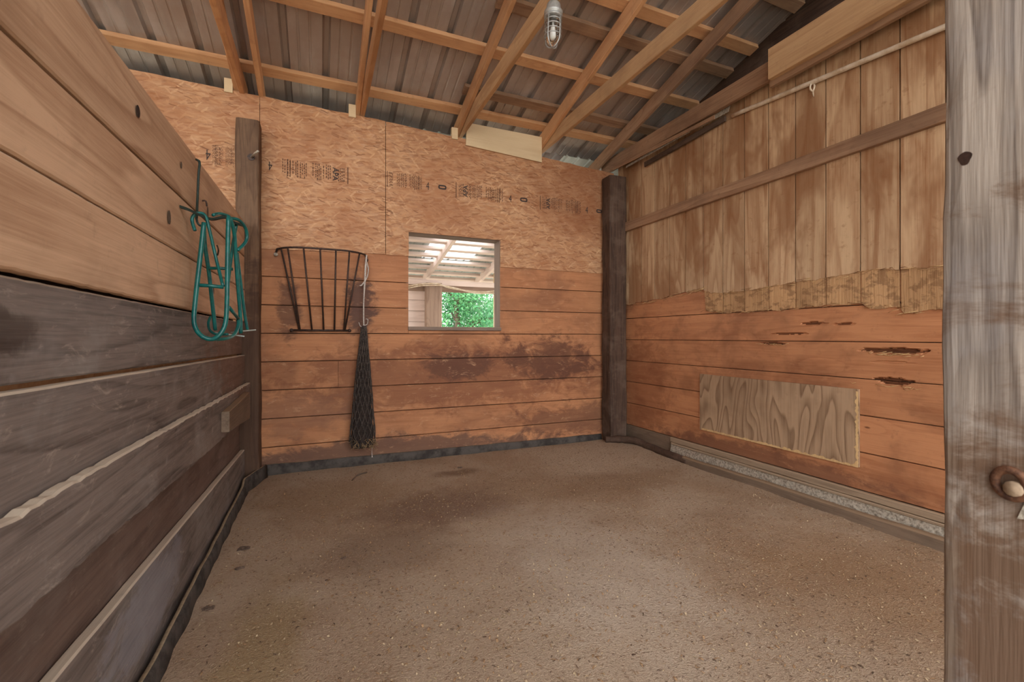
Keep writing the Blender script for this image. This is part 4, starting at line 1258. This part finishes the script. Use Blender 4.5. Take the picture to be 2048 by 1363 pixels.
# board wall left of the far opening
for i in range(11):
    z0 = 0.02 + i * 0.205
    plank('board', 3.06, 0.199, 0.022, frame((-1.20, YF2, z0), (1, 0, 0), (0, 0, 1)), 'leanwood', wf, jb=0.002)
for i in range(4):
    plank('board', 1.15, 0.198, 0.022, frame((2.10, YF2, 0.02 + i * 0.205), (1, 0, 0), (0, 0, 1)), 'leanwood', wf)
plank('header', 7.5, 0.13, 0.05, frame((-1.36, YF2 - 0.03, zc(0.86)), (1, 0, 0), (0, 0, 1)), 'leanpost', wf)
plank('top_plate', 7.5, 0.10, 0.09, frame((-1.36, YF2 - 0.06, zc(0.98)), (1, 0, 0), (0, 0, 1)), 'leanwood', wf)
plank('opening_trim', 2.6, 0.10, 0.05, frame((3.23, YF2 - 0.02, 0), (0, 0, 1), (1, 0, 0)), 'plypale', wf, y0=-0.05)
box('sheathing', (-1.2, YF2 + 0.022, 0), (1.86, YF2 + 0.04, zc(1.0)), 'leanpost', wf)
post('wooden_post', 'grey post in the shed beyond the window', 1.80, 2.10, YF2 - 0.26, YF2 - 0.09, zc(1.02), 'leanpost', rough=0.003)
c2 = struct('ceiling_lean_to', (2.5, 6.5, lrz(6.5)))
for (X, lab, mt) in [(0.75, None, 'leanwood'), (1.90, None, 'leanwood'), (2.99, None, 'leanwood'), (4.15, None, 'leanwood')]:
    chord('rafter', c2, X - 0.03, (9.4, lrz(9.4)), (4.56, lrz(4.56)), 0.14, 0.06, mt)
y = 9.3
while y > 4.7:
    plank('purlin', 6.4, 0.10, 0.05, frame((-1.3, y, lrz(y) + 0.145), (1, 0, 0), (0, -1, LS)), 'leanwood', c2, y0=-0.05)
    y -= 0.31
prof2 = [(0, 0), (0.02, 0), (0.03, 0.016), (0.05, 0.016), (0.06, 0)]
RX2 = Matrix.Rotation(-math.atan(LS), 4, 'X')
def lsheet(x0, w, y0, y1, mat, nm):
    pr = []
    k = int(round(w / 0.15))
    for i in range(k):
        pr += [(i * 0.15 + a, h) for a, h in prof2]
    pr.append((k * 0.15, 0))
    L = (y0 - y1) * math.sqrt(1 + LS * LS)
    vs = [(a, -t * L, h) for t in (0, 1) for a, h in pr]
    n_ = len(pr)
    fs = [(i, i + 1, n_ + i + 1, n_ + i) for i in range(n_ - 1)]
    mk(nm, vs, fs, mat, c2, Matrix.Translation((x0, y0, lrz(y0) + 0.205)) @ RX2)
for x0 in (-1.92, -1.02, -0.12, 0.78):
    lsheet(x0, 0.9, 9.75, 4.52, 'leanroof', 'roof_sheet')
lsheet(1.68, 0.9, 9.75, 8.05, 'leanroof', 'roof_sheet')
lsheet(1.68, 0.9, 8.1, 4.52, 'panel', 'translucent_sheet')
for x0 in (2.58, 3.48, 4.38):
    lsheet(x0, 0.9, 9.75, 4.52, 'leanroof', 'roof_sheet')
cb = thing('electric_cable', 'pale yellow cable draped along the header of the far shed wall', 'cable', (2.3, YF2 - 0.1, zc(0.95)))
tube('cable_run', [(0.6, YF2 - 0.12, zc(1.02)), (1.35, YF2 - 0.12, zc(0.93)), (1.7, YF2 - 0.31, zc(0.96)), (2.0, YF2 - 0.31, zc(0.98)), (2.3, YF2 - 0.12, zc(0.93)), (2.9, YF2 - 0.12, zc(0.88)), (3.4, YF2 - 0.12, zc(0.93)), (4.4, YF2 - 0.12, zc(0.95))], 0.014, 'pvc', cb, 6, 6)
tube('cable_run', [(0.6, YF2 - 0.14, zc(0.99)), (1.35, YF2 - 0.14, zc(0.89)), (1.7, YF2 - 0.31, zc(0.93)), (2.05, YF2 - 0.31, zc(0.95)), (2.4, YF2 - 0.14, zc(0.93)), (2.8, YF2 - 0.14, zc(0.85)), (3.4, YF2 - 0.14, zc(0.88)), (4.4, YF2 - 0.14, zc(0.9))], 0.012, 'pvc', cb, 6, 6)

# ================================================================== TREES OUTSIDE
def tree(label, x, y, h, r, n_, seed):
    rr = random.Random(seed)
    t = thing('leafy_tree', label, 'tree', (x, y, -0.05), 'trees beyond the shed')
    tube('trunk', [(x, y, -0.06), (x + 0.1, y, h * 0.3), (x - 0.05, y + 0.1, h * 0.75)], [0.16, 0.12, 0.04], 'bark', t, 10, 4)
    tips = []
    for i in range(16):
        z0 = h * rr.uniform(0.12, 0.7)
        a = rr.uniform(0, 6.28)
        l = r * rr.uniform(0.6, 1.0)
        q = Vector((x + l * math.cos(a), y + l * math.sin(a), z0 + rr.uniform(0.1, 0.9)))
        tube('branch', [(x, y, z0), (Vector((x, y, z0)) + q) / 2 + Vector((0, 0, 0.15)), q], [0.05, 0.03, 0.012], 'bark', t, 6, 3)
        tips += [q, (Vector((x, y, z0)) + q) / 2]
    vs, fs = [], []
    for i in range(n_):
        c = rr.choice(tips)
        p = c + Vector((rr.gauss(0, 0.40), rr.gauss(0, 0.40), rr.gauss(0, 0.40)))
        s_ = rr.uniform(0.04, 0.085)
        a = Vector((rr.gauss(0, 1), rr.gauss(0, 1), rr.gauss(0, 1))).normalized()
        b = a.orthogonal().normalized()
        k = len(vs)
        vs += [p - a * s_, p + b * s_ * 0.5, p + a * s_, p - b * s_ * 0.5 + a.cross(b) * s_ * 0.25]
        fs.append((k, k + 1, k + 2, k + 3))
    f = mk('foliage', vs, fs, 'leaf', t)
    f['kind'] = 'stuff'


tree('broad green tree filling the left of the far opening', 5.0, 17.5, 4.6, 1.9, 11000, 5)
tree('green tree farther back, at the right of the far opening', 8.4, 24.6, 5.2, 2.2, 12000, 7)
